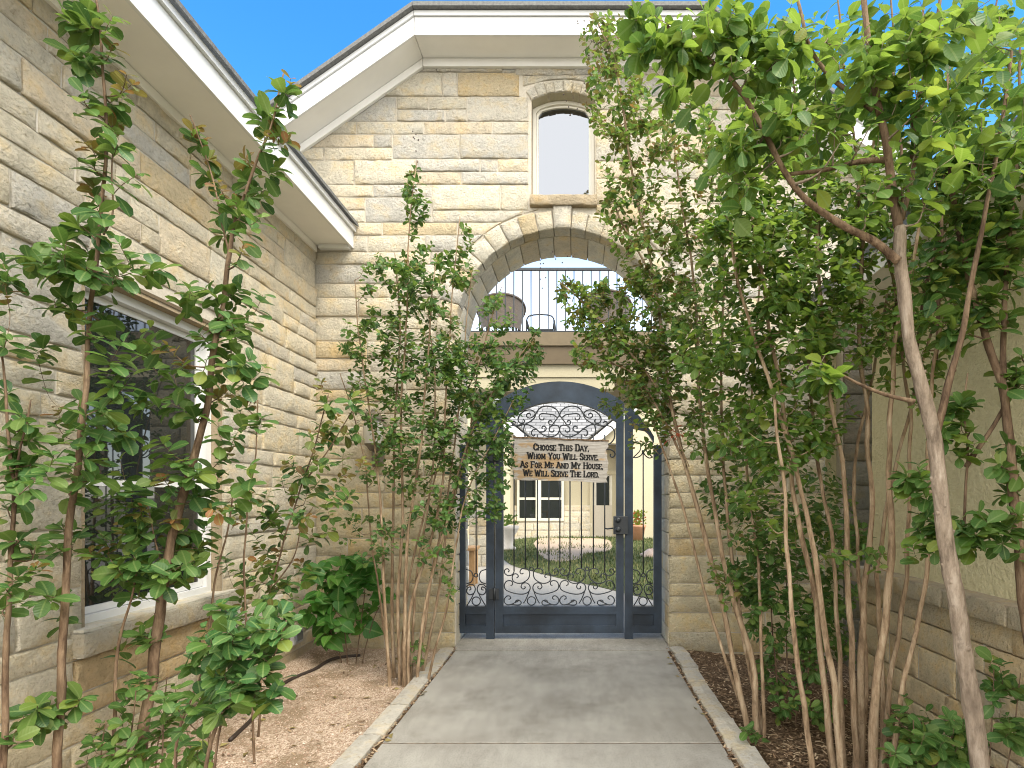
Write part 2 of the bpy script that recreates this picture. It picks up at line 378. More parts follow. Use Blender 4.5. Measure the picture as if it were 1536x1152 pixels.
class Wall:
    """lays random ashlar stones as children of a thing"""
    def __init__(s, parent, frame, rng, name='stone', mat=None, k=1.0):
        s.p = parent; s.f = frame; s.r = rng; s.n = name; s.mat = mat or M['stone']; s.k = k; s.tint = None; s.head = MB(); s.count = 0
    def stone(s, u0, u1, v0, v1, lo=None, hi=None, col=None, proud=None, amp=1.0, name=None):
        if u1-u0 < .03 or v1-v0 < .03: return
        h = JOINT/2; r = s.r
        pr = r.uniform(.003, .014) if proud is None else proud
        me = stone_mesh(s.f, u0+h, u1-h, v0+h, v1-h, r, lo, hi, pr, amp=amp)
        c = col or stone_color(r, s.k)
        if s.tint: q = s.tint((v0+v1)/2); c = (c[0]*q[0], c[1]*q[1], c[2]*q[2])
        add(name or s.n, me, s.mat, s.p, color=c); s.count += 1
    def perp(s, u, v0, v1):
        """flush mortar in a head joint"""
        a = s.f(u-JOINT*.75, v0+.002, -.0005); b = s.f(u+JOINT*.75, v0+.002, -.0005); c = s.f(u+JOINT*.75, v1-.002, -.0005); d = s.f(u-JOINT*.75, v1-.002, -.0005)
        e = [s.f(u-JOINT*.75, v0+.002, -.03), s.f(u+JOINT*.75, v0+.002, -.03), s.f(u+JOINT*.75, v1-.002, -.03), s.f(u-JOINT*.75, v1-.002, -.03)]
        s.head.poly([a, b, c, d]+e, [(0, 1, 2, 3), (0, 4, 5, 1), (1, 5, 6, 2), (2, 6, 7, 3), (3, 7, 4, 0)])
    def row(s, u0, u1, v0, v1, lens=(.28, .62), **k):
        r = s.r; u = u0
        while u < u1-1e-6:
            ln = r.uniform(*lens)
            if u1-(u+ln) < lens[0]*.55: ln = u1-u
            e = min(u+ln, u1); s.stone(u, e, v0, v1, **k)
            if e < u1-1e-6 and not k: s.perp(e, v0, v1)
            u = e
    def band(s, u0, u1, v0, v1, lens=(.28, .62), split=.45, **k):
        r = s.r; h = v1-v0
        if h < .19: return s.row(u0, u1, v0, v1, lens, **k)
        u = u0
        while u < u1-1e-6:
            ln = r.uniform(.32, .95)
            if u1-(u+ln) < .25: ln = u1-u
            e = min(u+ln, u1)
            if r.random() < split:
                m_ = v0+h*.5
                s.row(u, e, v0, m_, (.2, .5), **k); s.row(u, e, m_, v1, (.2, .5), **k)
            else: s.row(u, e, v0, v1, (.32, .6), **k)
            if e < u1-1e-6 and not k: s.perp(e, v0, v1)
            u = e
    def finish(s):
        if s.head.v: s.head.build('mortar', M['mortar'], s.p, kind='stuff')

# ================================================================== GROUND
def hmesh(pts, name, mat, z, **k):
    me = mesh(name, [(x, y, z) for x, y in pts], [tuple(range(len(pts)))]); return add(name, me, mat, None, **k)
m = Mat('far ground'); a = m.noise(.6, 5)
M['earth'] = m.set(m.ramp(a, [(.3, (.16, .15, .08)), (.7, (.25, .21, .14))]), .95)
hmesh([(-600, -600), (600, -600), (600, 600), (-600, 600)], 'ground', M['earth'], -.36, kind='structure')
def bed(name, mat, x0, x1, y0, y1, zf, n=44, **k):
    vs = []; fs = []; nx = n; ny = n
    for j in range(ny+1):
        for i in range(nx+1):
            x = x0+(x1-x0)*i/nx; y = y0+(y1-y0)*j/ny; vs.append((x, y, zf(x, y)))
    for j in range(ny):
        for i in range(nx):
            a = j*(nx+1)+i; fs.append((a, a+1, a+nx+2, a+nx+1))
    return add(name, mesh(name, vs, fs, True), mat, None, kind='structure', **k)
def zL(x, y): return -.035+.022*noise.noise(Vector((x*1.7, y*1.7, 3)))+.012*noise.noise(Vector((x*6, y*6, 1)))+.03*max(0, (-1.75-x))
def zR(x, y): return -.045-.10*max(0, min(1, (x-.95)/1.2))+.026*noise.noise(Vector((x*2, y*2, 9)))+.016*noise.noise(Vector((x*7, y*7, 4)))
bed('gravel_bed', M['granite'], -2.36, -1.10, -.6, 5.05, zL)
bed('mulch_bed', M['mulch'], .83, 2.30, -.6, 5.2, zR)
# path of cast slabs
PX0, PX1 = -1.03, .76
path = bpy.data.objects.new('path', None); COL.objects.link(path); path['kind'] = 'structure'
for y0, y1, xa, xb in ((-2.5, -.66, PX0, PX1), (-.642, 1.185, PX0, PX1), (1.203, 2.995, PX0, PX1), (3.013, 4.797, PX0, PX1), (4.812, 5.6, -1.06, .79)):
    z1 = 0.0 if y0 < 4.8 else .004
    b = MB().box(xa, xb, y0, y1, -.12, z1, .003); b.build('slab', M['concrete'], path)
MB().box(-1.06, .79, -2.5, 5.6, -.3, -.007).build('sub_base', M['mulch'], path)
# stone edging
def edging(name, label, x0, x1, y0, y1, seed, zt):
    rng = random.Random(seed); t = root(name, label, 'edging', ((x0+x1)/2, (y0+y1)/2, 0), 'stone edging along the path')
    y = y0
    while y < y1-.05:
        ln = rng.uniform(.42, .78) if x0 < 0 else rng.uniform(.22, .46)
        e = min(y+ln, y1)
        if y1-e < .15: e = y1
        jx = rng.uniform(-.010, .010); a = rng.uniform(-.014, .014)
        zz = zt+rng.uniform(-.010, .008)
        vs = []; n = max(3, int((e-y)/.06)); W = 5
        for i in range(n+1):
            yy = y+.008+(e-y-.016)*i/n
            for k, (fx, dz) in enumerate(((0, -.10), (0, -.006), (.5, 0), (1, -.006), (1, -.10))):
                q = noise.noise(Vector((yy*9, k*3.1, seed+x0)))*.006
                vs.append((x0+jx+(x1-x0)*fx+q+a*(i/n-.5), yy, zz+dz+(q*.6 if dz > -.05 else 0)))
        fs = [(i*W+k, i*W+k+1, (i+1)*W+k+1, (i+1)*W+k) for i in range(n) for k in range(W-1)]
        fs += [tuple(range(W)), tuple(n*W+k for k in range(W-1, -1, -1))]
        add('stone', mesh('stone', vs, fs), M['stone_smooth'], t, color=(lambda kk: (.50*kk, .465*kk, .40*kk))(rng.uniform(.80, .98)))
        y = e
edging('stone_edging', 'row of long pale cut stones edging the path beside the pinkish gravel bed', -1.165, -1.052, .2, 4.86, 3, .022)
edging('stone_edging', 'row of short pale stones edging the path beside the dark mulch bed', .785, .900, .2, 4.86, 5, .022)

# ================================================================== PORTAL WALL (arched gateway wall)
WY = 5.0
portal = root('gateway_wall', 'tall pale limestone gable wall with round archway and small arched window', 'stone wall', (-.135, WY+.3, 0))
XC, AR, ZC = -.135, .94, 2.71
R2 = AR+.185; RM = AR+.02
WX0, WX1, WZ0, WZ1, WZC = -.404, .158, 3.93, 4.78, 4.858
RK0, RK1, RKZ, RKS = -1.348, 1.078, 5.13, .70
def rake(x): return RKZ-RKS*max(0, RK0-x, x-RK1)
def warc(x, extra=0.0):
    c = (WX0+WX1)/2; h = (WX1-WX0)/2+extra; s_ = WZC-WZ1
    Rr = (h*h+s_*s_)/(2*s_); zc = WZC+extra-Rr
    return zc+math.sqrt(max(0, Rr*Rr-min((x-c)**2, h*h)))
def front(u, v, n): return (u, WY-n, v)
rng = random.Random(11)
WL = Wall(portal, front, rng)
def weathered(v):                       # the lower courses have yellowed
    f = max(0, min(1, (2.3-v)/1.4)); return (1-.04*f, 1-.09*f, 1-.23*f)
WL.tint = weathered
def pz(y): return CAMZ+(CY-y)/170.6
def pxx(x): return (x-CX)/170.6
def arc_lo(Rv): return lambda u: ZC+math.sqrt(max(0, Rv*Rv-(u-XC)**2)) if abs(u-XC) < Rv else -9
XL, XR = -2.315, 2.17
def lay(u0, u1, v0, v1, col=None):
    """one stone, cut round the arch, the window and the rake"""
    if v0 > 3.55: u0 = max(u0, -3.0)
    if rake(u0) < v0+.03 and u0 < RK0: u0 = max(u0, RK0-(RKZ-v0-.03)/RKS)
    if rake(u1) < v0+.03 and u1 > RK1: u1 = min(u1, RK1+(RKZ-v0-.03)/RKS)
    if u1-u0 < .05: return
    h = JOINT/2
    hi = None
    if rake(u0) < v1 or rake(u1) < v1: hi = lambda u: rake(u)-.012
    pieces = [(u0, u1)]
    # arch and opening
    def cut(ps, a, b):
        out = []
        for p, q in ps:
            if q <= a or p >= b: out.append((p, q)); continue
            if p < a: out.append((p, a))
            if q > b: out.append((b, q))
        return out
    lo = None
    if v0 < ZC+R2:
        if v1 <= ZC: pieces = cut(pieces, XC-AR, XC+AR)
        else:
            dz = v1-ZC
            if dz < R2:
                hw = math.sqrt(R2*R2-dz*dz); pieces = cut(pieces, XC-hw, XC+hw)
            lo = lambda u: arc_lo(R2)(u)+.006
    # window and its voussoirs, sill
    e = .004
    if v1 > WZ0-.095 and v0 < WZC+.11:
        if v0 < WZ1: pieces = cut(pieces, WX0-e, WX1+e)
    for a, b in pieces:
        ll = lo if (lo and (arc_lo(R2)(a) > v0 or arc_lo(R2)(b) > v0 or (a < XC < b))) else None
        if v0 >= WZ1-.005 and v0 < WZC+.11 and b > WX0-.07 and a < WX1+.07:
            f = lambda u: (warc(u, .105)+.006) if WX0-.08 < u < WX1+.08 else -9
            for pa, pb in cut([(a, b)], WX0-.08, WX1+.08): WL.stone(pa, pb, v0, v1, None, hi, col)
            ia, ib = max(a, WX0-.08), min(b, WX1+.08)
            if ib-ia > .05 and warc((ia+ib)/2, .105) < v1-.02: WL.stone(ia, ib, max(v0, min(f(ia+.01), f(ib-.01))-.0), v1, f, hi, col)
            continue
        WL.stone(a, b, v0, v1, ll, hi, col)
        if ll is None and hi is None: WL.perp(b, v0, v1)
B2 = lambda y: pz(y/2.844); X2 = lambda x: pxx(440+x/2.844)
def L2(x0, x1, y0, y1, col=None): lay(X2(x0), X2(x1), B2(y1), B2(y0), col)
# stones read off the photograph, upper left of the gable
for s_ in [(380, 612, 262, 311), (612, 895, 262, 311, STONE_COLS[4]), (895, 948, 262, 311, GREY), (948, 1196, 262, 323, STONE_COLS[4]), (1196, 1330, 262, 323),
           (340, 636, 311, 413), (636, 701, 311, 413), (701, 965, 311, 413, OCHRE), (965, 1330, 323, 413),
           (180, 440, 413, 520), (440, 578, 413, 468), (578, 741, 413, 468), (440, 647, 468, 520, GREY), (647, 741, 468, 520, STONE_COLS[4]), (741, 1004, 413, 520),
           (90, 270, 520, 574), (270, 557, 520, 574), (557, 848, 520, 574, TAN), (848, 1004, 520, 574),
           (40, 343, 574, 630), (343, 423, 574, 630, GREY), (-60, 132, 630, 685), (132, 423, 630, 685), (423, 710, 574, 679), (710, 1004, 574, 679, GREY),
           (-110, 260, 685, 789), (260, 522, 685, 789), (522, 797, 679, 734), (797, 871, 679, 734), (871, 1004, 679, 734), (522, 717, 734, 789, TAN), (717, 1004, 734, 789),
           (30, 158, 789, 842, GREY), (158, 342, 789, 842), (342, 592, 789, 842), (60, 148, 842, 898), (148, 307, 842, 898, TAN), (307, 592, 842, 950, GREY), (592, 884, 789, 898), (884, 1004, 789, 898),
           (90, 307, 898, 950), (592, 980, 898, 950), (980, 1090, 898, 950), (90, 380, 950, 1005), (380, 700, 950, 1005), (700, 1000, 950, 1005)]:
    L2(*s_)
# right of the small window
for y0, y1, spl in ((413, 470, 0), (470, 577, 0), (577, 689, 1), (689, 762, 0), (762, 872, 1), (872, 950, 0), (950, 1005, 0)):
    u = WX1+.004
    while u < 2.9:
        e = u+rng.uniform(.28, .6)
        col = OCHRE if (y0 == 872 and u < .2) else None
        lay(u, min(e, 2.9), B2(y1), B2(y0), col); u = e
u = X2(1330)
while u < 2.9:
    e = u+rng.uniform(.3, .6)
    lay(u, e, B2(323), B2(262)); lay(u+.1, e+.1, B2(413), B2(323)); u = e
# the lower courses, one band after another
ys = [353, 378.3, 397, 425.8, 446.9, 475.4, 512, 538, 557, 585, 621, 640, 668, 689, 713, 739, 762, 807.5, 834, 875, 894, 919, 949, 979, 990]
for a, b in zip(ys[:-1], ys[1:]):
    v1, v0 = pz(a), pz(b)
    u = XL; seq = []
    while u < XR-1e-6:
        ln = rng.uniform(.3, .78) if b-a > 30 else rng.uniform(.26, .68)
        e = u+ln
        if XR-e < .18: e = XR
        if e > XC-AR-.14 and u < XC-AR-.02 and v1 < ZC: e = XC-AR
        if XC-AR <= u < XC+AR and v1 < ZC: e = XC+AR; u = e; continue
        dk = 1.0 if v0 > .9 else .86+.14*max(0, v0)/.9
        c = stone_color(rng)
        if b-a > 34 and rng.random() < .4:
            h_ = (v0+v1)/2; lay(u, e, v0, h_, c); lay(u, e, h_, v1)
        else: lay(u, e, v0, v1, c)
        u = e
WL.finish()
# wall core behind the stones
def core(mbf, mbb, yf, yb):
    xs = sorted(set([-3.1, XL, XC-RM, XC+RM, WX0, WX1, RK0, RK1, XR, 2.95]+[XC-RM*math.cos(math.pi*k/28) for k in range(29)]+[WX0+(WX1-WX0)*k/8 for k in range(9)]))
    for xa, xb in zip(xs[:-1], xs[1:]):
        xm = (xa+xb)/2
        def lo(x):
            if xm < XL: return 3.4
            if xm > XR: return 2.9
            if abs(xm-XC) < RM: return ZC+math.sqrt(max(0, RM*RM-(x-XC)**2))
            return -.3
        segs = []
        if WX0 < xm < WX1: segs = [(lambda x: lo(x), lambda x: WZ0-.09), (lambda x: warc(x), rake)]
        else: segs = [(lo, rake)]
        for f0, f1 in segs:
            for mb, y in ((mbf, yf), (mbb, yb)):
                mb.poly([(xa, y, f0(xa)), (xb, y, f0(xb)), (xb, y, f1(xb)), (xa, y, f1(xa))], [(0, 1, 2, 3)])
            if abs(xm-XC) < RM:
                mbb.poly([(xa, yf, f0(xa)), (xb, yf, f0(xb)), (xb, yb, f0(xb)), (xa, yb, f0(xa))], [(0, 1, 2, 3)])
            for f in (f1,):
                mbb.poly([(xa, yf, f(xa)), (xb, yf, f(xb)), (xb, yb, f(xb)), (xa, yb, f(xa))], [(0, 1, 2, 3)])
    for x in (XC-RM, XC+RM): mbb.poly([(x, yf, -.3), (x, yb, -.3), (x, yb, ZC), (x, yf, ZC)], [(0, 1, 2, 3)])
    mbb.poly([(XR, yf, -.3), (XR, yb, -.3), (XR, yb, 4.3), (XR, yf, 4.3)], [(0, 1, 2, 3)])
cf, cb = MB(), MB(); core(cf, cb, WY+.003, WY+.58)
cf.build('joint_bed', M['joint'], portal); cb.build('wall_core', M['cream'], portal)
# arch stones: voussoirs on the face, blocks lining the arch
def vring(Rin, th, ang0, ang1, n, rr, key=True):
    a = [ang0+(ang1-ang0)*k/n for k in range(n+1)]
    a = [x if k in (0, n) else x+rr.uniform(-.012, .012) for k, x in enumerate(a)]
    return a
rr = random.Random(4)
an = vring(AR, .18, 0, math.pi, 21, rr)
for k in range(21):
    th = rr.uniform(.15, .18); kk = k == 10
    if kk: th = .225
    f = lambda u, v, n: (XC+(AR+v)*math.cos(u/AR), WY-n, ZC+(AR+v)*math.sin(u/AR))
    me = stone_mesh(f, an[k]*AR+.004, an[k+1]*AR-.004, 0.0, th, rr, proud=.02 if not kk else .035, cell=.045, skirt=.13)
    add('voussoir', me, M['stone'], portal, color=stone_color(rr, .99))
an = vring(AR, .18, 0, math.pi, 19, rr)
for k in range(19):
    f = lambda u, v, n: (XC+(AR-n)*math.cos(u/AR), v, ZC+(AR-n)*math.sin(u/AR))
    me = stone_mesh(f, an[k]*AR+.003, an[k+1]*AR-.003, WY+.135, WY+.575, rr, proud=.004, cell=.09, amp=.45, skirt=.02)
    add('arch_block', me, M['stone_smooth'], portal, color=stone_color(rr, .92))
# jamb stones lining the opening
for side, X in ((1, XC-AR), (-1, XC+AR)):
    f = (lambda X, side: (lambda u, v, n: (X+side*n*.6, u, v)))(X, side)
    J = Wall(portal, f, random.Random(20+side), 'jamb_stone')
    prev = -.1
    for v in [.14, .33, .46, .62, .78, .98, 1.1, 1.32, 1.5, 1.63, 1.84, 2.0, 2.2, 2.38, 2.56, 2.71]:
        if J.r.random() < .5: J.stone(WY+.012, WY+.57, prev, v, proud=.008)
        else: m_ = WY+J.r.uniform(.2, .38); J.stone(WY+.012, m_, prev, v, proud=.008); J.stone(m_, WY+.57, prev, v, proud=.008)
        prev = v
# small arched window: voussoirs, frame, pane, sill
c_ = (WX0+WX1)/2; h_ = (WX1-WX0)/2; s_ = WZC-WZ1; Rw = (h_*h_+s_*s_)/(2*s_); zw = WZC-Rw; half = math.asin(h_/Rw)
an = [math.pi/2-half+2*half*k/8 for k in range(9)]
for k in range(8):
    f = lambda u, v, n: (c_+(Rw+v)*math.cos(u/Rw), WY-n, zw+(Rw+v)*math.sin(u/Rw))
    me = stone_mesh(f, an[k]*Rw+.003, an[k+1]*Rw-.003, 0, rr.uniform(.085, .105), rr, proud=.014, cell=.04, skirt=.11)
    add('window_voussoir', me, M['stone'], portal, color=stone_color(rr, 1.0))
rv = MB()
for x, sx_ in ((WX0, 1), (WX1, -1)):
    rv.box(min(x, x+sx_*.004), max(x, x+sx_*.004), WY+.0, WY+.16, WZ0, WZ1)
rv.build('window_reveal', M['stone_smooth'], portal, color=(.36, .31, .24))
win = bpy.data.objects.new('window', None)
def arcpts(x0, x1, drop, n=14):
    c = (x0+x1)/2; hh = (x1-x0)/2
    return [(x0+(x1-x0)*k/n) for k in range(n+1)]
def arch_frame(off_out, off_in, y0, y1, zb):
    mb = MB(); n = 14
    o = [(WX0+off_out, zb+off_out), (WX0+off_out, WZ1-off_out)]+[(x, warc(x)-off_out) for x in [WX0+off_out+(WX1-WX0-2*off_out)*k/n for k in range(1, n)]]+[(WX1-off_out, WZ1-off_out), (WX1-off_out, zb+off_out)]
    i = [(WX0+off_in, zb+off_in), (WX0+off_in, WZ1-off_in)]+[(x, warc(x)-off_in) for x in [WX0+off_in+(WX1-WX0-2*off_in)*k/n for k in range(1, n)]]+[(WX1-off_in, WZ1-off_in), (WX1-off_in, zb+off_in)]
    m_ = len(o); vs = [(p[0], y0, p[1]) for p in o]+[(p[0], y0, p[1]) for p in i]+[(p[0], y1, p[1]) for p in o]+[(p[0], y1, p[1]) for p in i]; fs = []
    for k in range(m_):
        j = (k+1) % m_; fs += [(k, j, m_+j, m_+k), (m_+k, m_+j, 3*m_+j, 3*m_+k), (k, 2*m_+k, 2*m_+j, j)]
    return mb.poly(vs, fs), i
fr, inner = arch_frame(.004, .034, WY+.105, WY+.16, WZ0-.002)
wf = fr.build('window', M['vinyl'], portal)
fr2, inner = arch_frame(.036, .054, WY+.122, WY+.16, WZ0-.002)
fr2.build('sash', M['vinyl'], wf)
MB().poly([(p[0], WY+.140, p[1]) for p in inner], [tuple(range(len(inner)))]).build('pane', M['mirror'], wf)
me = stone_mesh(lambda u, v, n: (u, WY-.045-n, v), WX0-.012, WX1+.012, WZ0-.088, WZ0, rr, proud=.012, cell=.04, skirt=.2)
add('window_sill', me, M['stone'], portal, color=(.44, .36, .25))
# eaves: soffit, frieze, fascia and roof
def rake_line(x): return rake(x)
XE0, XE1 = -3.35, 2.9
pr = [(XE0, rake(XE0)), (RK0, RKZ), (RK1, RKZ), (XE1, rake(XE1))]
def strip(y0, y1, dz0, dz1, name, mat):
    for k in range(3):
        mb = MB(); a, b = pr[k], pr[k+1]; g_ = .0022; sl_ = (b[1]-a[1])/(b[0]-a[0]); a = (a[0]+g_, a[1]+sl_*g_); b = (b[0]-g_, b[1]-sl_*g_)
        mb.prism([(a[0], a[1]+dz0), (b[0], b[1]+dz0), (b[0], b[1]+dz1), (a[0], a[1]+dz1)], y1-y0, 'y', y0)
        mb.build(name, mat, portal)
strip(4.722, 5.10, -.002, .012, 'soffit', M['soffit'])
strip(4.960, 4.990, -.075, -.006, 'frieze_board', M['soffit'])
strip(4.700, 4.720, -.012, .135, 'fascia', M['white'])
strip(4.682, 4.718, .138, .176, 'fascia_trim', M['white'])
def vdir(k): return 0
strip(4.640, 6.6, .180, .215, 'roof', M['roofedge'])

# ================================================================== LEFT STONE HOUSE
LX = -2.3
house = root('stone_house', 'pale limestone house with white eaves and a tall window behind the slender shrubs', 'house', (LX-1.5, 2.4, 0))
def left(u, v, n): return (LX+n, u, v)
rl = random.Random(31)
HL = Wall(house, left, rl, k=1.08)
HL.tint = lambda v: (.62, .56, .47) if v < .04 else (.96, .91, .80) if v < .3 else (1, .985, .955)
HY0, HY1, HZ = .6, 5.0, 3.49
LW = (2.64, 3.69, .68, 2.375)          # window y0 y1 z0 z1
zb = [-.12, .05, .28, .39, .55, .66, .88, 1.04, 1.15, 1.37, 1.53, 1.64, 1.86, 1.97, 2.13, 2.36, 2.47, 2.63, 2.85, 2.96, 3.12, 3.34, 3.49]
for a, b in zip(zb[:-1], zb[1:]):
    segs = [(HY0, HY1)]
    if b > LW[2]-.12 and a < LW[3]+.02: segs = [(HY0, LW[0]), (LW[1], HY1)]
    if a < LW[2]-.01 < b: pass
    if .2 < a < .56: segs = [(HY0, LW[0]-.05), (LW[1]+.02, HY1)]; HL.band(LW[0]-.05, LW[1]+.02, a, b, lens=(.5, .9), split=0, col=(.60, .47, .29))
    for p, q in segs:
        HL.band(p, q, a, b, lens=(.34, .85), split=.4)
HL.stone(LW[0]-.05, LW[1]+.05, .55, .56+.0, proud=.01) if False else None
# big lintel and the ochre block under the sill
HL.finish()
jb = MB()
x = LX-.003
for y0, y1, z0, z1 in ((HY0, LW[0], -.3, HZ), (LW[1], HY1+.02, -.3, HZ), (LW[0], LW[1], -.3, LW[2]), (LW[0], LW[1], LW[3], HZ)):
    jb.poly([(x, y0, z0), (x, y1, z0), (x, y1, z1), (x, y0, z1)], [(0, 1, 2, 3)])
jb.build('joint_bed', M['joint'], house)
MB().box(-6.0, LX-.30, HY0, 5.0, -.3, HZ-.01).build('wall_core', M['cream'], house)
# window
rvm = MB()
y0, y1, z0, z1 = LW
rvm.box(LX-.13, LX-.004, y0-.002, y0+.02, z0, z1).box(LX-.13, LX-.004, y1-.02, y1+.002, z0, z1).box(LX-.13, LX-.004, y0+.021, y1-.021, z1-.02, z1+.0)
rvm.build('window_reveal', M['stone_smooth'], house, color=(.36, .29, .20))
wf = MB()
def ring(mb, xa, xb, y0, y1, z0, z1, t):
    mb.box(xa, xb, y0, y1, z0, z0+t).box(xa, xb, y0, y1, z1-t, z1).box(xa, xb, y0, y0+t, z0+t, z1-t).box(xa, xb, y1-t, y1, z0+t, z1-t)
ring(wf, LX-.13, LX-.062, y0+.022, y1-.022, z0+.002, z1-.022, .045)
lw = wf.build('window', M['white'], house)
zm = 1.37
for a, b, xo in ((z0+.05, zm+.018, -.085), (zm-.018, z1-.07, -.105)):
    sb = MB(); ring(sb, LX+xo-.02, LX+xo, y0+.07, y1-.07, a, b, .034); sb.build('sash', M['white'], lw)
    MB().box(LX+xo-.014, LX+xo-.008, y0+.105, y1-.105, a+.035, b-.035).build('pane', M['glass'], lw)
MB().box(LX-.30, LX-.16, y0-.1, y1+.1, z0-.1, z1+.1).build('room_backing', M['dark'], house)
me = stone_mesh(lambda u, v, n: (LX+.055+n, u, v), y0-.06, y1+.08, z0-.115, z0-.004, rl, proud=.012, cell=.045, skirt=.19)
add('window_sill', me, M['stone'], house, color=(.52, .47, .37))
MB().box(LX-.13, LX+.052, y0-.05, y1+.07, z0-.003, z0+.010).build('sill_cap', M['stone_smooth'], house, color=(.60, .56, .47))
# dark brown strip painting in the shadow under the recessed window head
MB().box(LX-.12, LX+.002, y0-.06, y1+.06, z1+.002, z1+.022).build('head_shadow_strip', M['brown'], house)
# eave
EX = -1.99
MB().box(LX-.2, EX+.002, HY0, 4.985, HZ+.002, HZ+.016).build('soffit', M['soffit'], house)
MB().box(LX+.004, LX+.030, HY0, 4.96, HZ-.055, HZ-.002).build('frieze_board', M['soffit'], house)
MB().box(EX+.004, EX+.026, HY0, 4.99, HZ-.012, HZ+.128).build('fascia', M['white'], house)
MB().box(EX+.006, EX+.048, HY0, 4.99, HZ+.131, HZ+.168).build('fascia_trim', M['white'], house)
MB().box(LX+.05, EX+.002, 4.93, 4.988, HZ-.03, HZ-.001).build('soffit_end_board', M['white'], house)
rf = MB().prism([(EX+.075, HZ+.172), (EX+.075, HZ+.198), (-6.2, HZ+.198+.62*4.28), (-6.2, HZ+.172+.62*4.28)], 4.98-HY0, 'y', HY0)
rf.build('roof', M['roofedge'], house)
# small grey outlet cover low on the left wall
t = root('outlet_cover', 'small grey plastic outlet cover low on the stone wall near the corner', 'outlet cover', (LX+.03, 4.57, .17))
MB().box(LX+.024, LX+.055, 4.50, 4.66, .115, .235, .008).build('plate', M['plastic'], t)
MB().box(LX+.056, LX+.068, 4.53, 4.63, .14, .21, .005).build('flap', plain('dark plastic', (.16, .17, .18), .4), t)

# ================================================================== RIGHT HOUSE
RX = 2.28
rh = root('stucco_house', 'yellow stucco house with a low stone base behind the trees', 'house', (RX+2, 2, 0))
MB().box(RX, 7.0, -1.5, 4.4, -.4, 2.72).build('wall', M['stucco'], rh)
RW = Wall(rh, lambda u, v, n: (RX-.075-n, u, v), random.Random(51), k=1.06); RW.tint = lambda v: (1, .91, .74)
for a, b in zip([-.26, -.04, .12, .34, .50, .64], [-.04, .12, .34, .50, .64, .66]):
    if b-a > .05: RW.band(.9, 4.42, a, b, lens=(.4, .85), split=.15)
RW.finish()
MB().box(RX-.05, RX-.002, -1.5, 4.40, -.4, .64).build('joint_bed', M['joint'], rh)
u = .9
while u < 4.45:
    e = min(u+random.Random(int(u*100)).uniform(.5, .9), 4.47)
    if 4.47-e < .2: e = 4.47
    me = stone_mesh(lambda uu, v, n: (RX-.125-n, uu, v), u+.004, e-.004, .645, .755, rng, proud=.01, cell=.05, skirt=.12)
    add('cap_stone', me, M['stone'], rh, color=(.50, .43, .305)); u = e
MB().box(RX-.13, RX-.002, .9, 4.47, .742, .757).build('cap_top', M['stone_smooth'], rh, color=(.40, .34, .26))
MB().box(RX-.38, RX+.1, -1.5, 4.7, 2.722, 2.742).build('soffit', M['soffit'], rh)
MB().box(RX-.405, RX-.383, -1.5, 4.72, 2.71, 2.85).build('fascia', M['soffit'], rh)
MB().prism([(RX-.45, 2.855), (RX-.45, 2.885), (RX+4.4, 2.885+.5*4.85), (RX+4.4, 2.855+.5*4.85)], 6.22, 'y', -1.5).build('roof', M['roofedge'], rh)
MB().box(XR+.01, 2.40, 5.27, 5.5, -.3, 4.2).build('return_wall', M['stucco'], rh)
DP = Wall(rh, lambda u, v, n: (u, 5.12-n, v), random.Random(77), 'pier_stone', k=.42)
pv = -.3
for v in [.0, .2, .42, .58, .8, 1.02, 1.18, 1.4, 1.62, 1.78, 2.0, 2.22, 2.44, 2.6, 2.82]:
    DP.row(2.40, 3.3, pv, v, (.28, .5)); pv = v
MB().box(2.40, 3.3, 5.146, 5.5, -.3, 2.9).build('pier_core', M['joint'], rh)

# ================================================================== COURTYARD
cw = hmesh([(-9, 5.6), (9, 5.6), (9, 22), (-9, 22)], 'courtyard_walk', M['walk'], -.020, kind='structure')
lawn_pts = []
LC = at(890, 833, 13.2)
def lawn_edge():
    P = [(760, 812), (752, 830), (765, 845), (800, 856), (850, 868), (905, 880), (960, 893), (1040, 905), (1100, 870), (1120, 820), (1000, 806), (900, 805), (800, 806)]
    out = []
    for x, y in P:
        d = F*(CAMZ-0)/(y-CY); out.append(((x-CX)*d/F, d))
    return out
lp = lawn_edge(); lps = [tuple(p)[:2] for p in catmull([(x, y, 0) for x, y in lp]+[(*lp[0], 0)], 5)][:-1]
hmesh(lps, 'lawn', M['lawn'], -.012, kind='structure')
bp = []
for x, y in [(800, 815), (812, 806.8), (850, 806.6), (905, 808), (918, 816), (912, 826), (880, 830), (868, 838), (835, 842), (812, 834), (806, 824)]:
    d = F*CAMZ/(y-CY); bp.append(((x-CX)*d/F, d))
bps = [tuple(p)[:2] for p in catmull([(x, y, 0) for x, y in bp]+[(*bp[0], 0)], 5)][:-1]
hmesh(bps, 'bare_soil', M['bare'], -.006, kind='structure')
def inside(p, poly):
    x, y = p; c = False; n = len(poly)
    for i in range(n):
        x1, y1 = poly[i]; x2, y2 = poly[(i+1) % n]
        if (y1 > y) != (y2 > y) and x < (x2-x1)*(y-y1)/(y2-y1)+x1: c = not c
    return c
rg = random.Random(5); gm = MB(); cnt = 0
gx = [p[0] for p in lps]; gy = [p[1] for p in lps]
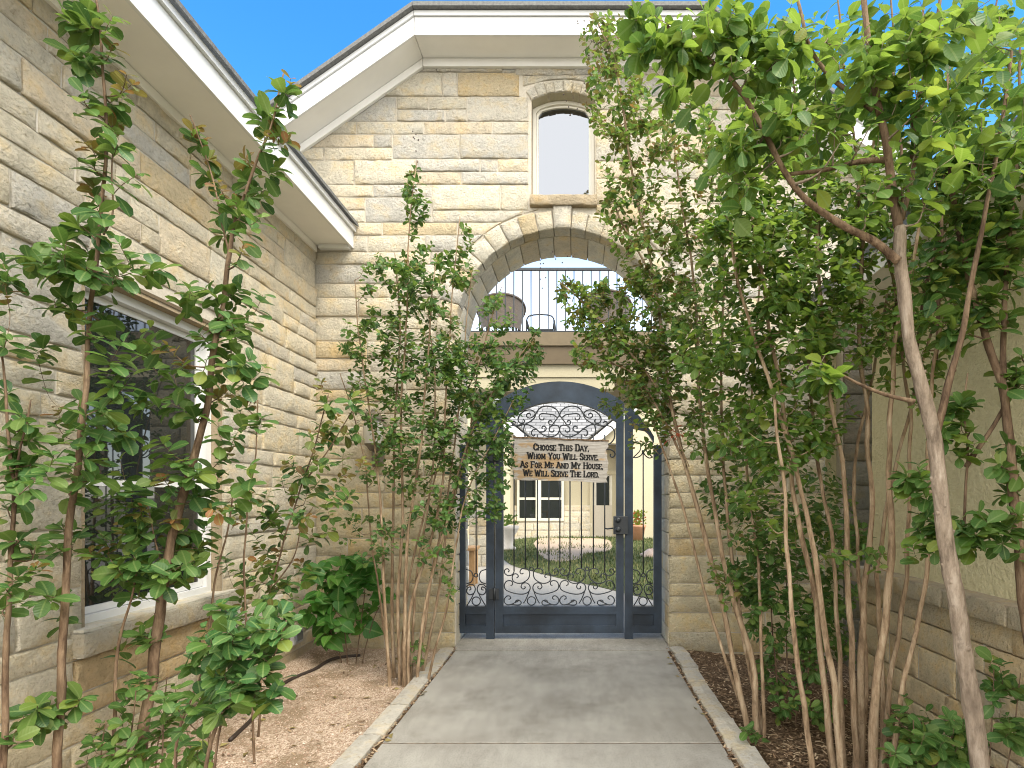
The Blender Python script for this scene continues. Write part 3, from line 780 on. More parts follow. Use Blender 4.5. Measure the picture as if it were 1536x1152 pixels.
while cnt < 16000:
    p = (rg.uniform(max(min(gx), -3), min(max(gx), 4)), rg.uniform(min(gy), min(max(gy), 20))); cnt += 1
    if not inside(p, lps): continue
    if inside(p, bps) and rg.random() < .80-.9*noise.noise(Vector((p[0]*1.2, p[1]*.7, 1))): continue
    h = rg.uniform(.03, .075); a = rg.uniform(0, 6.28); dx, dy = math.cos(a)*.012, math.sin(a)*.012; ox, oy = rg.uniform(-.03, .03), rg.uniform(-.03, .03)
    gm.poly([(p[0]-dx, p[1]-dy, -.012), (p[0]+dx, p[1]+dy, -.012), (p[0]+ox, p[1]+oy, h)], [(0, 1, 2)])
gm.build('grass', M['grass'], None, kind='stuff')
# balcony
bal = root('balcony', 'upper balcony with brown fascia and black iron railing seen through the arch', 'balcony', (-.2, 10.2, 0))
BY = 9.4
bz = lambda y: CAMZ-(y-CY)*BY/F
MB().box(-4.2, 3.6, BY, 12.6, bz(518), bz(498)).build('deck', M['brownlow'], bal)
MB().box(-4.2, 3.6, BY+.03, 12.6, bz(545), bz(518)-.002).build('fascia', M['brown'], bal)
MB().box(-4.2, 3.6, BY+.08, BY+.34, bz(564), bz(545)-.002).build('upper_beam', M['cream'], bal)
MB().box(-4.2, .62, BY+.10, BY+.36, bz(582), bz(564)-.004).build('lower_beam', M['cream'], bal)
MB().box(.62, 3.6, BY+.35, 12.6, bz(568), bz(546)).build('soffit', M['brownlow'], bal)
rl_ = MB().box(-4.2, 3.6, BY+.05, BY+.10, bz(403), bz(399.5)); rl_.build('top_rail', M['iron'], bal)
MB().box(-4.2, 3.6, BY+.055, BY+.095, bz(497.5), bz(494.5)).build('bottom_rail', M['iron'], bal)
for k in range(62):
    x = (705-CX+13.0*(k-18))*BY/F
    MB().box(x-.009, x+.009, BY+.066, BY+.084, bz(494), bz(403.5)).build('baluster', M['iron'], bal)
for xa in (-2.03, 2.0):
    MB().box(xa, xa+.32, 10.8, 11.12, 1.05, bz(566)).build('pier', M['cream'], bal)
    PW = Wall(bal, lambda u, v, n: (u, 10.76-n, v), random.Random(int(xa*10)), 'pier_stone', k=.8)
    pv = -.02
    for v in (.2, .36, .58, .74, .9, 1.05): PW.row(xa-.03, xa+.35, pv, v, (.15, .25)); pv = v
    MB().box(xa-.02, xa+.34, 10.785, 11.14, -.02, 1.05).build('pier_core', M['mortar'], bal)
# patio chairs on the balcony
def wicker_chair(x, y, z, rot, label):
    t = root('wicker_chair', label, 'chair', (x, y, z), 'wicker chairs on the balcony')
    c, s_ = math.cos(rot), math.sin(rot)
    def tr(p): return (x+p[0]*c-p[1]*s_, y+p[0]*s_+p[1]*c, z+p[2])
    n = 20; vs = []; rows = 6
    for j in range(rows):
        for i in range(n+1):
            a = math.pi*(-.12)+math.pi*1.24*i/n
            r = .34+.075*(j/(rows-1))**1.5
            top = .30+.22*max(0, math.sin((i/n)*math.pi))**.9
            vs.append(tr((r*math.cos(a), -r*.92*math.sin(a), .16+top*(j/(rows-1)))))
    fs = [(j*(n+1)+i, j*(n+1)+i+1, (j+1)*(n+1)+i+1, (j+1)*(n+1)+i) for j in range(rows-1) for i in range(n)]
    b = len(vs); ins = []
    mb = MB().poly(vs, fs, True)
    mb.tube([vs[(rows-1)*(n+1)+i] for i in range(n+1)], .022, 6)
    for i in (0, 1): mb.tube([vs[j*(n+1)+(0 if i == 0 else n)] for j in range(rows)], .02, 6)
    mb.build('shell', M['wicker'], t)
    sm = MB(); sm.lathe([(0, .30), (.30, .30), (.33, .33), (.33, .38), (.29, .41), (0, .41)], 0, 0); sm.v = [tr(v) for v in sm.v]; sm.build('seat', M['wicker'], t)
    for px_, py_ in ((.24, .2), (-.24, .2), (.24, -.2), (-.24, -.2)):
        MB().tube([tr((px_, py_, 0)), tr((px_*.95, py_*.95, .32))], .02, 6).build('leg', M['iron'], t)
p = at(752, 497, 9.95); wicker_chair(p.x, p.y, 4.04, .25, 'grey wicker barrel chair behind the left part of the balcony railing')
p = at(912, 497, 9.95); wicker_chair(p.x, p.y, 4.10, -.3, 'dark wicker barrel chair half hidden by the olive branch at the railing')
p = at(812, 497, 10.1)
t = root('metal_chair', 'small black metal armchair between the two wicker chairs on the balcony', 'chair', (p.x, p.y, 4.04))
for s_ in (-1, 1):
    x = p.x+s_*.24
    MB().tube(catmull([(x, p.y+.25, 4.04), (x, p.y+.25, 4.30), (x, p.y+.22, 4.36), (x, p.y-.2, 4.36), (x, p.y-.25, 4.30), (x, p.y-.25, 4.04)], 4), .014, 6).build('arm_frame', M['iron'], t)
MB().box(p.x-.22, p.x+.22, p.y-.22, p.y+.22, 4.19, 4.215).build('seat', M['iron'], t)
MB().tube(catmull([(p.x-.22, p.y-.24, 4.2), (p.x-.2, p.y-.27, 4.42), (p.x+.2, p.y-.27, 4.42), (p.x+.22, p.y-.24, 4.2)], 4), .013, 6).build('backrest', M['iron'], t)

# ---- far house closing the courtyard
FY = 19.0
def fz(y, d=FY): return CAMZ-(y-CY)*d/F
def fx(x, d=FY): return (x-CX)*d/F
far = root('courtyard_house', 'cream stucco house with grey shingle roof at the far side of the courtyard', 'house', (0, FY+2, 0))
MB().box(fx(600), fx(1200), FY, FY+.3, -.05, fz(655)).build('wall', M['cream'], far)
MB().box(fx(600), fx(1200), FY-.08, FY-.003, -.05, fz(758)).build('stone_base', M['mortar'], far)
fw = Wall(far, lambda u, v, n: (u, FY-.10-n, v), random.Random(91), k=1.0)
pv = -.04
for v in (.18, .42, .62, .82, fz(758)):
    for a, b in ((fx(742), fx(776)), (fx(776), fx(846)) if v < .5 else (0, 0), (fx(846), fx(890)), (fx(918), fx(1000))):
        if b > a: fw.row(a, b, pv, v, (.45, .85))
    pv = v
wx0, wx1, wz0, wz1 = fx(776), fx(846), fz(781), fz(716)
wb = MB()
wb.box(wx0, wx1, FY-.14, FY-.085, wz0, wz0+.09).box(wx0, wx1, FY-.14, FY-.085, wz1-.08, wz1).box(wx0, wx0+.08, FY-.14, FY-.085, wz0+.09, wz1-.08).box(wx1-.08, wx1, FY-.14, FY-.085, wz0+.09, wz1-.08)
xm = fx(808); wb.box(xm-.09, xm+.09, FY-.14, FY-.085, wz0+.09, wz1-.08)
fwin = wb.build('window', M['vinyl'], far)
for a, b in ((wx0+.08, xm-.09), (xm+.09, wx1-.08)):
    zmid = fz(748); MB().box(a, b, FY-.12, FY-.10, zmid-.04, zmid+.04).build('meeting_rail', M['vinyl'], fwin)
    MB().box(a, b, FY-.10, FY-.09, wz0+.09, zmid-.04).build('pane', M['glass'], fwin); MB().box(a, b, FY-.10, FY-.09, zmid+.04, wz1-.08).build('pane', M['glass'], fwin)
dx0, dx1 = fx(890), fx(918)
db = MB().box(dx0-.12, dx0, FY-.12, FY-.004, -.03, fz(712)).box(dx1, dx1+.14, FY-.12, FY-.004, -.03, fz(712)).box(dx0-.12, dx1+.14, FY-.12, FY-.004, fz(712)+.003, fz(706))
dr = db.build('door', M['cream'], far)
MB().box(dx0+.1, dx1-.1, FY-.07, FY-.05, .15, fz(714)).build('door_glass', M['glass'], dr)
MB().box(dx0, dx1, FY-.045, FY-.01, -.03, fz(712)).build('door_leaf', M['vinyl'], dr)
# shingle roof plane and two gable wings
ez = fz(662)
MB().poly([(fx(560), FY-.45, ez), (fx(1240), FY-.45, ez), (fx(1240), FY+4.2, ez+2.6), (fx(560), FY+4.2, ez+2.6)], [(0, 1, 2, 3)]).build('roof', M['shingle'], far)
MB().box(fx(560), fx(1240), FY-.47, FY-.452, ez-.16, ez+.02).build('fascia', M['white'], far)
GY = 17.6
for sgn, x_lo, x_pk in ((1, 884, 1000), (-1, 798, 690)):
    xa, xb = fx(x_lo, GY), fx(x_pk, GY); za, zp = fz(664, GY), fz(664, GY)+abs(xb-xa)*.84
    wx = xa+sgn*.35
    MB().prism([(wx, za-.0), (xb, za), (xb, zp-.1), (wx, za+.22)], .25, 'y', GY+.22).build('gable_wall', M['cream'], far)
    MB().prism([(xa, za-.22), (xb, zp-.22), (xb, zp+.06), (xa, za+.06)], .06, 'y', GY).build('rake_board', M['white'], far)
    MB().prism([(xa-sgn*.1, za+.065), (xb, zp+.065), (xb, zp+.12), (xa-sgn*.1, za+.12)], 2.2, 'y', GY-.03).build('gable_roof', M['roofedge'], far)
    MB().box(min(fx(930 if sgn > 0 else 764, GY), fx(1130 if sgn > 0 else 560, GY)), max(fx(930 if sgn > 0 else 764, GY), fx(1130 if sgn > 0 else 560, GY)), GY+.22, GY+1.3, -.02, za-.004).build('wing_wall', M['cream'], far)
# courtyard bits
p = at(957, 795, 17.0)
t = root('flower_pot', 'terracotta pot of yellow and red flowers by the far courtyard wall', 'flower pot', (p.x, p.y, 0))
MB().lathe([(0, 0), (.15, 0), (.22, .38), (.24, .40), (.24, .46), (.20, .46), (.19, .40), (0, .40)], p.x, p.y).build('pot', M['terracotta'], t)
pm = MB(); pmf = MB(); rq = random.Random(3)
for k in range(160):
    a = rq.uniform(0, 6.28); r_ = rq.uniform(0, .26); z = .44+rq.uniform(0, .42); x, y = p.x+r_*math.cos(a), p.y+r_*math.sin(a)
    (pm if k % 4 else pmf).poly([(x-.04, y, z), (x+.04, y+.02, z+.02), (x+rq.uniform(-.03, .03), y-.03, z+.07)], [(0, 1, 2)])
pm.build('plant_foliage', M['leaf_bright'], t, kind='stuff'); pmf.build('flowers', M['leaf_red'], t, kind='stuff')
p = at(762, 815, 14.0)
t = root('stone_planter', 'pale stone planter with a small green plant left of the far window', 'planter', (p.x, p.y, 0))
MB().lathe([(0, 0), (.2, 0), (.2, .05), (.12, .1), (.14, .3), (.26, .5), (.28, .58), (.23, .58), (0, .52)], p.x, p.y).build('urn', M['whitepot'], t)
pm = MB()
for k in range(90):
    a = rq.uniform(0, 6.28); r_ = rq.uniform(0, .24); z = .56+rq.uniform(0, .26); x, y = p.x+r_*math.cos(a), p.y+r_*math.sin(a)
    pm.poly([(x-.03, y, z), (x+.03, y+.02, z+.02), (x+rq.uniform(-.03, .03), y-.03, z+.07)], [(0, 1, 2)])
pm.build('plant_foliage', M['leaf_mid'], t, kind='stuff')
p = at(979, 831, 12.5); t = MB()
vs = []; seg = 10
for j in range(6):
    for i in range(seg):
        ph = math.pi*.5*j/5; a = 2*math.pi*i/seg; q = 1+.25*noise.noise(Vector((i*.9, j*.8, 2)))
        vs.append((p.x+.26*math.cos(ph)*math.cos(a)*q, p.y+.22*math.cos(ph)*math.sin(a)*q, -.02+.17*math.sin(ph)*q))
t.poly(vs, [(j*seg+i, j*seg+(i+1) % seg, (j+1)*seg+(i+1) % seg, (j+1)*seg+i) for j in range(5) for i in range(seg)], True)
t.build('rock', M['rock'], None, label='rounded pink boulder on the lawn behind the right side of the gate', cat='rock')
# wooden bench just inside the left side of the gate
t = root('wooden_bench', 'plain cedar bench behind the left fixed panel of the gate', 'bench', (-1.65, 8.6, 0))
MB().box(-2.3, -1.50, 8.35, 8.75, .50, .55, .008).build('seat', M['orange_wood'], t)
for x in (-2.25, -1.60):
    for y in (8.40, 8.62): MB().box(x, x+.08, y, y+.08, -.02, .498).build('leg', M['orange_wood'], t)

# ================================================================== GATE
GD = 5.2
gs = GD/F
def gX(x): return (x-CX)*gs
def gZ(y): return CAMZ-(y-CY)*gs
gate = root('iron_gate', 'blue grey arched steel gate with scrollwork filling the stone archway', 'gate', (gX(840), GD, 0))
def gbox(mb, x0, x1, y0, y1, d0=-.03, d1=.03, bev=.003): return mb.box(gX(x0), gX(x1), GD+d0, GD+d1, gZ(y1), gZ(y0), bev)
def band(x0, x1, d0=-.03, d1=.03, inner=True, nseg=16):
    """part of the arched head plate between two photo columns"""
    cx, cy, ro, ri = 840, 734, 161, 131; mb = MB(); xs = [x0+(x1-x0)*k/nseg for k in range(nseg+1)]
    up = [(gX(x), gZ(cy-math.sqrt(max(0, ro*ro-(x-cx)**2)))) for x in xs]
    yo = lambda x: cy-math.sqrt(max(0, ro*ro-(x-cx)**2))
    if x0 > 936.5 or x1 < 742.5: dn = [(gX(x), gZ(max(643+.2*(abs(x-cx)-109), yo(x)+9))) for x in xs]
    else: dn = [(gX(x), gZ(cy-math.sqrt(max(0, ri*ri-(x-cx)**2)))) for x in xs]
    n = len(xs); vs = [(p[0], GD+d0, p[1]) for p in up]+[(p[0], GD+d0, p[1]) for p in dn]+[(p[0], GD+d1, p[1]) for p in up]+[(p[0], GD+d1, p[1]) for p in dn]; fs = []
    for k in range(n-1): fs += [(k, k+1, n+k+1, n+k), (2*n+k, 3*n+k, 3*n+k+1, 2*n+k+1), (k, 2*n+k, 2*n+k+1, k+1), (n+k, n+k+1, 3*n+k+1, 3*n+k)]
    fs += [(0, n, 3*n, 2*n), (n-1, 3*n-1, 4*n-1, 2*n-1)]
    return mb.poly(vs, fs)
def C2(x, y): return (680+x/4.8, 760+y/4.8)
def C1(x, y): return (680+x/4.8, 560+y/4.8)
def scroll(pts, conv, mir=None, dx=0, r=.0052):
    P = []
    for x, y in pts:
        if mir is not None: x = 2*mir-x
        a, b = conv(x+dx, y); P.append((gX(a), GD, gZ(b)))
    return MB().tube(catmull(P, 5), r, 6)
def ringpts(cx, cy, r, n=14): return [(cx+r*math.cos(2*math.pi*k/n), cy+r*math.sin(2*math.pi*k/n)) for k in range(n+1)]
# --- swinging leaf
def part_empty(name, parent):
    o = bpy.data.objects.new(name, None); COL.objects.link(o); child(o, parent); o.empty_display_size = .1; return o
leaf = part_empty('gate_leaf', gate)
for a, b in ((743.5, 755), (924, 935.3)): gbox(MB(), a, b, 634, 948.5).build('stile', M['steel'], leaf)
band(743.5, 935.3, -.031, .031).build('arched_head', M['steel'], leaf)
for a, b in ((909, 921), (937.5, 948.5)): gbox(MB(), 755, 924, a, b).build('rail', M['steel'], leaf)
MB().box(gX(755), gX(924), GD-.004, GD+.012, gZ(937.5), gZ(921)).build('kick_panel', M['steel'], leaf)
for x in (437, 518, 605, 688, 767, 840, 922, 1008, 1090):
    px_ = 680+x/4.8; top = 652; bot = C2(0, 440)[1] if x not in (437, 688, 840, 1090) else C2(0, 465)[1]
    MB().tube([(gX(px_), GD, gZ(bot)), (gX(px_), GD, gZ(top))], .0062, 6).build('bar', M['iron'], leaf)
unit = [
    [(437, 440), (437, 468), (420, 492), (392, 495), (370, 478), (372, 455), (390, 447), (402, 460), (394, 472)],
    [(505, 478), (492, 484), (480, 472), (488, 452), (512, 443), (538, 452), (550, 480), (540, 518), (505, 545), (468, 552), (434, 538), (424, 508), (436, 486), (458, 486), (468, 502), (455, 512)],
    [(412, 568), (426, 560), (424, 540), (404, 532), (380, 540), (367, 568), (378, 598), (420, 618), (480, 630), (528, 622), (553, 592), (546, 562), (520, 548), (496, 556), (488, 578), (502, 592), (517, 584), (514, 572)],
    [(553, 588), (540, 625), (522, 668), (505, 696)],
    [(398, 668), (412, 660), (408, 646), (390, 642), (370, 660), (368, 685), (385, 704), (415, 704), (445, 690), (472, 676)],
    [(448, 690), (450, 678), (466, 672), (486, 682), (486, 700), (470, 708), (440, 706), (415, 704)],
]
for dx in (0, 400):
    for u_ in unit:
        for mir in (None, 563):
            scroll(u_, C2, mir, dx).build('scroll', M['iron'], leaf)
    scroll(ringpts(563, 448, 13), C2, None, dx).build('scroll_ring', M['iron'], leaf)
    scroll(ringpts(563, 678, 30), C2, None, dx).build('scroll_ring', M['iron'], leaf)
top = [
    [(765, 305), (752, 272), (720, 246), (668, 236), (625, 250), (598, 285), (582, 322), (545, 352), (500, 370), (455, 380), (428, 372), (424, 352), (440, 346), (450, 358)],
    [(592, 288), (574, 312), (548, 322), (528, 308), (534, 290), (552, 290), (556, 304)],
    [(592, 288), (565, 266), (520, 268), (482, 296), (466, 330), (478, 356), (502, 358), (514, 342), (502, 330)],
    [(765, 300), (745, 328), (728, 350), (712, 370), (692, 366), (686, 348), (700, 338), (712, 348)],
    [(752, 322), (722, 300), (675, 292), (636, 290), (618, 308), (626, 330), (648, 334), (654, 318)],
    [(432, 376), (395, 384), (370, 420), (372, 468), (398, 502), (432, 516)],
    [(448, 380), (500, 366), (550, 374), (600, 404), (640, 438), (690, 456), (738, 446), (764, 412), (756, 380), (722, 374), (694, 390), (694, 416), (716, 422), (726, 406)],
    [(620, 424), (650, 420), (668, 402), (660, 382), (640, 384), (640, 400)],
    [(600, 404), (572, 408), (562, 432), (576, 450), (590, 440)],
    [(432, 548), (400, 548), (372, 566), (368, 590), (384, 604), (400, 594), (396, 580)],
    [(516, 366), (505, 410), (515, 440), (540, 446)],
]
for u_ in top:
    for mir in (None, 765): scroll(u_, C1, mir, r=.0062).build('scroll', M['iron'], leaf)
# lock box
lk = MB(); lk.box(gX(919.5), gX(941), GD-.062, GD-.031, gZ(801), gZ(774), .004); lko = lk.build('lock_box', M['iron'], leaf)
for y in (779.5, 793.5):
    q = MB(); c = (gX(926), gZ(y))
    q.tube([(c[0], GD-.062, c[1]), (c[0], GD-.085, c[1]), (c[0], GD-.10, c[1]), (c[0], GD-.105, c[1])], [.026, .026, .022, .008], 12); q.build('lock_knob', M['iron'], leaf)
MB().tube([(gX(925), GD+.05, gZ(792)), (gX(912), GD+.07, gZ(794)), (gX(907), GD+.07, gZ(793))], .007, 6).build('lever_handle', M['iron'], leaf)
# --- fixed side panels
for sgn in (1, -1):
    X = (lambda x: x) if sgn > 0 else (lambda x: 1679-x)     # the right panel mirrors the left
    def sb(mb, x0, x1, y0, y1, d0=-.03, d1=.03, bev=.003):
        a, b = sorted((X(x0), X(x1))); return gbox(mb, a, b, y0, y1, d0, d1, bev)
    pn = part_empty('side_panel', gate)
    for a, b, c, d in ((687.2, 698.5, 668, 948.5), (730, 742, 640, 960)): sb(MB(), a, b, c, d).build('post', M['steel'], pn)
    band(*sorted((X(698.6), X(742))), -.0295, .0295, nseg=10).build('arched_head', M['steel'], pn)
    for a, b in ((909, 921), (937.5, 948.5)): sb(MB(), 698.6, 729.9, a, b).build('rail', M['steel'], pn)
    q = MB(); sb(q, 698.6, 729.9, 921, 937.5, -.004, .012, 0); q.build('kick_panel', M['steel'], pn)
    q = MB(); sb(q, 728.5, 743, 960, 963, -.055, .045, .002); q.build('foot_plate', M['iron'], pn)
    cx = 714.2
    q = MB().tube([(gX(X(cx)), GD, gZ(C2(0, 480)[1])), (gX(X(cx)), GD, gZ(C1(0, 565)[1]))], .0062, 6); q.build('bar', M['iron'], pn)
    for P_, conv in (([(92, 452), (128, 465), (142, 502), (130, 540), (96, 556)], C2), ([(236, 452), (200, 465), (186, 502), (198, 540), (234, 556)], C2),
                     ([(112, 600), (126, 596), (122, 578), (102, 586), (96, 612), (118, 634), (148, 622), (158, 590), (142, 562), (112, 562), (94, 580)], C2),
                     ([(218, 600), (204, 596), (208, 578), (228, 586), (234, 612), (212, 634), (182, 622), (172, 590), (188, 562), (218, 562), (236, 580)], C2),
                     ([(154, 610), (130, 660), (98, 712)], C2), ([(176, 610), (200, 660), (232, 712)], C2)):
        scr = [(X(conv(x, y)[0]), conv(x, y)[1]) for x, y in P_]
        MB().tube(catmull([(gX(a), GD, gZ(b)) for a, b in scr], 5), .0055, 6).build('scroll', M['iron'], pn)
    for (rx, ry, rr_) in ((165, 680, 30), (163, 493, 13)):
        MB().tube(catmull([(gX(X(C2(x, y)[0])), GD, gZ(C2(x, y)[1])) for x, y in ringpts(rx, ry, rr_)], 3), .0055, 6).build('scroll_ring', M['iron'], pn)
    # heart scrolls on top
    for P_ in ([(165, 562), (150, 590), (120, 610), (95, 600)], [(165, 562), (180, 590), (210, 606), (236, 606)], [(236, 606), (190, 560), (182, 520), (200, 494), (228, 496), (240, 515)], [(94, 606), (140, 560), (148, 520), (130, 494), (102, 496), (92, 515)]):
        scr = [(X(C1(x, y)[0]), C1(x, y)[1]) for x, y in P_]
        MB().tube(catmull([(gX(a), GD, gZ(b)) for a, b in scr], 5), .0055, 6).build('scroll', M['iron'], pn)
    q = MB(); q.lathe([(.0, -.014), (.012, -.008), (.015, 0), (.012, .008), (0, .014)], gX(X(714.2)), GD-.004, gZ(C1(0, 562)[1]), 10); q.build('finial_ball', M['iron'], pn)
for y in (684, 890):
    for dxx in (738, 746):
        MB().box(gX(dxx)-.02, gX(dxx)+.02, GD-.045, GD-.031, gZ(y)-.05, gZ(y)+.05, .003).build('hinge', M['iron'], gate)
    MB().tube([(gX(742.7), GD-.046, gZ(y)-.055), (gX(742.7), GD-.046, gZ(y)+.055)], .012, 8).build('hinge_pin', M['iron'], gate)

# ---- wooden sign
sg_d = 5.14
def sX(x): return (x-CX)*sg_d/F
def sZ(y): return CAMZ-(y-CY)*sg_d/F
sign = root('wooden_sign', 'ragged grey wooden sign with black lettering hung on the gate', 'sign', (sX(841), sg_d, sZ(720)))
rs = random.Random(9); n = 16; pts = []
for k in range(13): t_ = k/12; pts.append((769.5+143.5*t_, 655.2+5.8*t_+rs.uniform(-.7, .7)))
for k in range(1, 13): t_ = k/13; pts.append((913-2*t_+rs.uniform(-2.4, 1.0)+(-2.5 if 2 < k < 4 else 0), 661+62.5*t_))
for k in range(13): t_ = k/12; pts.append((911-140*t_, 724-4.6*t_+rs.uniform(-.8, .8)))
for k in range(1, 12): t_ = k/12; pts.append((771-1.2*t_+rs.uniform(-1.2, 2.6), 719.4-64*t_))
vs = [(sX(x), sg_d-.014, sZ(y)) for x, y in pts]+[(sX(x), sg_d+.012, sZ(y)) for x, y in pts]; n = len(pts)
MB().poly(vs, [tuple(range(n)), tuple(range(2*n-1, n-1, -1))]+[(i, i+n, (i+1) % n+n, (i+1) % n) for i in range(n)]).build('board', M['signwood'], sign)
MB().poly([(sX(769.5+143.5*k/12), sg_d-.018, sZ(655.2+5.8*k/12+(1.8 if j else -.6)+.5*math.sin(k*2.1))) for j in (0, 1) for k in range(13)], [(k, k+1, 13+k+1, 13+k) for k in range(12)]).build('bark_strip', M['bark_brown'], sign)
for x in (786, 897):
    MB().tube([(sX(x), sg_d-.005, sZ(658)), (sX(x), GD-.005, sZ(649)), (sX(x), GD+.012, sZ(650))], .003, 5).build('hanging_wire', M['iron'], sign)
# slab letters: strokes on a 1-high cell, '_' serifs drawn as short bars
GL = {
 'A': (.84, [[(.08, 0), (.40, 1)], [(.40, 1), (.76, 0)], [(.2, .34), (.64, .34)]], [(.08, 0), (.76, 0), (.36, 1)]),
 'B': (.72, [[(.14, 0), (.14, 1)], [(.14, 1), (.5, 1), (.6, .76), (.5, .54), (.14, .54)], [(.5, .54), (.66, .3), (.52, 0), (.14, 0)]], [(.1, 0), (.1, 1)]),
 'C': (.72, [[(.64, .74), (.58, .95), (.34, 1), (.12, .74), (.12, .26), (.34, 0), (.56, .04), (.66, .24)]], [(.64, .8)]),
 'D': (.76, [[(.14, 0), (.14, 1)], [(.14, 1), (.46, 1), (.66, .76), (.66, .26), (.46, 0), (.14, 0)]], [(.1, 0), (.1, 1)]),
 'E': (.68, [[(.14, 0), (.14, 1)], [(.14, 1), (.6, 1), (.6, .84)], [(.14, .52), (.48, .52)], [(.14, 0), (.6, 0), (.6, .18)]], [(.1, 0), (.1, 1)]),
 'F': (.66, [[(.14, 0), (.14, 1)], [(.14, 1), (.6, 1), (.6, .84)], [(.14, .52), (.48, .52)]], [(.14, 0), (.1, 1)]),
 'H': (.82, [[(.14, 0), (.14, 1)], [(.68, 0), (.68, 1)], [(.14, .52), (.68, .52)]], [(.14, 0), (.14, 1), (.68, 0), (.68, 1)]),
 'I': (.42, [[(.2, 0), (.2, 1)]], [(.2, 0), (.2, 1)]),
 'L': (.66, [[(.14, 0), (.14, 1)], [(.14, 0), (.58, 0), (.58, .2)]], [(.1, 0), (.14, 1)]),
 'M': (1.0, [[(.14, 0), (.16, 1)], [(.16, 1), (.48, .2)], [(.48, .2), (.80, 1)], [(.80, 1), (.82, 0)]], [(.14, 0), (.12, 1), (.82, 0), (.84, 1)]),
 'N': (.84, [[(.14, 0), (.14, 1)], [(.14, 1), (.68, 0)], [(.68, 0), (.68, 1)]], [(.14, 0), (.1, 1), (.68, 1)]),
 'O': (.80, [[(.38, 1), (.12, .74), (.12, .26), (.38, 0), (.64, .26), (.64, .74), (.38, 1)]], []),
 'R': (.78, [[(.14, 0), (.14, 1)], [(.14, 1), (.5, 1), (.62, .76), (.5, .52), (.14, .52)], [(.42, .52), (.68, 0)]], [(.12, 0), (.1, 1), (.70, 0)]),
 'S': (.66, [[(.56, .8), (.46, 1), (.22, 1), (.1, .78), (.2, .58), (.46, .46), (.56, .24), (.44, 0), (.18, 0), (.08, .2)]], []),
 'T': (.74, [[(.36, 0), (.36, 1)], [(.06, .82), (.06, 1), (.66, 1), (.66, .82)]], [(.36, 0)]),
 'U': (.80, [[(.14, 1), (.14, .22), (.38, 0), (.64, .22), (.64, 1)]], [(.14, 1), (.64, 1)]),
 'V': (.80, [[(.08, 1), (.38, 0)], [(.38, 0), (.68, 1)]], [(.08, 1), (.68, 1)]),
 'W': (1.10, [[(.08, 1), (.30, 0)], [(.30, 0), (.52, .86)], [(.52, .86), (.74, 0)], [(.74, 0), (.98, 1)]], [(.08, 1), (.98, 1)]),
 'Y': (.78, [[(.08, 1), (.36, .46)], [(.66, 1), (.36, .46)], [(.36, .46), (.36, 0)]], [(.08, 1), (.66, 1), (.36, 0)]),
 '.': (.30, [[(.12, .02), (.12, .14)]], []), ',': (.30, [[(.14, .12), (.08, -.14)]], []),
}
def lettering(text, x0, x1, ybase, cap, slope):
    """one line of small capitals between two photo columns"""
    wsum = 0; lay_ = []
    for i, ch in enumerate(text):
        if ch == ' ': wsum += .42; continue
        big = ch.isupper(); sc = 1.0 if big else .80
        g = GL.get(ch.upper());
        lay_.append((wsum, g, sc)); wsum += g[0]*sc*1.0
    kx = (x1-x0)/wsum; mb = MB()
    def st(p, q, hw):
        a = Vector(p); b = Vector(q); d = (b-a)
        if d.length < 1e-6: return
        d.normalize(); nrm = Vector((-d.y, d.x))*hw; a = a-d*hw*.55; b = b+d*hw*.55
        c = [a+nrm, b+nrm, b-nrm, a-nrm]; W = []
        for dep in (-.0165, -.0135):
            for pp in c:
                yy = ybase-pp.y+slope*(pp.x-x0); W.append((sX(pp.x), sg_d+dep, sZ(yy)))
        mb.poly(W, [(0, 1, 2, 3), (0, 4, 5, 1), (1, 5, 6, 2), (2, 6, 7, 3), (3, 7, 4, 0)])
    for wx_, g, sc in lay_:
        def m_(p): return (x0+(wx_+p[0]*sc)*kx, p[1]*sc*cap)
        for poly in g[1]:
            for a, b in zip(poly[:-1], poly[1:]):
                A, B = m_(a), m_(b); horiz = abs(A[1]-B[1]) < .15*cap and abs(A[0]-B[0]) > 1
                st(A, B, (.78 if horiz else 1.30)*sc*cap/11)
        for s_ in g[2]:
            c = m_(s_); wd = .17*kx*sc; st((c[0]-wd, c[1]+(.3 if s_[1] < .5 else -.3)), (c[0]+wd, c[1]+(.3 if s_[1] < .5 else -.3)), .62*sc*cap/11)
    return mb.build('lettering', M['letter'], sign)
sl = .022
lettering('Choose This Day,', 800, 884, 675.2, 9.6, sl)
lettering('Whom You Will Serve.', 791, 898, 688.0, 9.2, sl)
lettering('As For Me And My House,', 780.5, 905, 701.0, 9.0, sl)
lettering('We Will Serve The Lord.', 785, 898.5, 713.6, 9.2, sl)

# ---- wall lantern half hidden by the shrub
p = at(560, 650, 4.86)
t = root('wall_lantern', 'aged bronze lantern with frosted globe on the stone wall behind shrub leaves', 'lantern', (p.x, p.y, p.z-.2))
MB().box(p.x-.05, p.x+.05, 4.955, 4.985, p.z-.28, p.z-.08, .008).build('back_plate', M['bronze'], t)
MB().tube(catmull([(p.x, 4.96, p.z-.20), (p.x, 4.90, p.z-.27), (p.x, 4.86, p.z-.22), (p.x, 4.86, p.z-.15)], 5), .012, 8).build('bracket_arm', M['bronze'], t)
MB().lathe([(0, -.15), (.03, -.15), (.05, -.12), (.07, -.10), (.075, -.09)], p.x, 4.86, p.z).build('cup', M['bronze'], t)
MB().lathe([(.072, -.09), (.082, -.03), (.084, .05), (.070, .115)], p.x, 4.86, p.z).build('globe', M['clear'], t)
MB().lathe([(.092, .11), (.095, .125), (.06, .16), (.02, .18), (.018, .20), (0, .215)], p.x, 4.86, p.z).build('cap', M['bronze'], t)
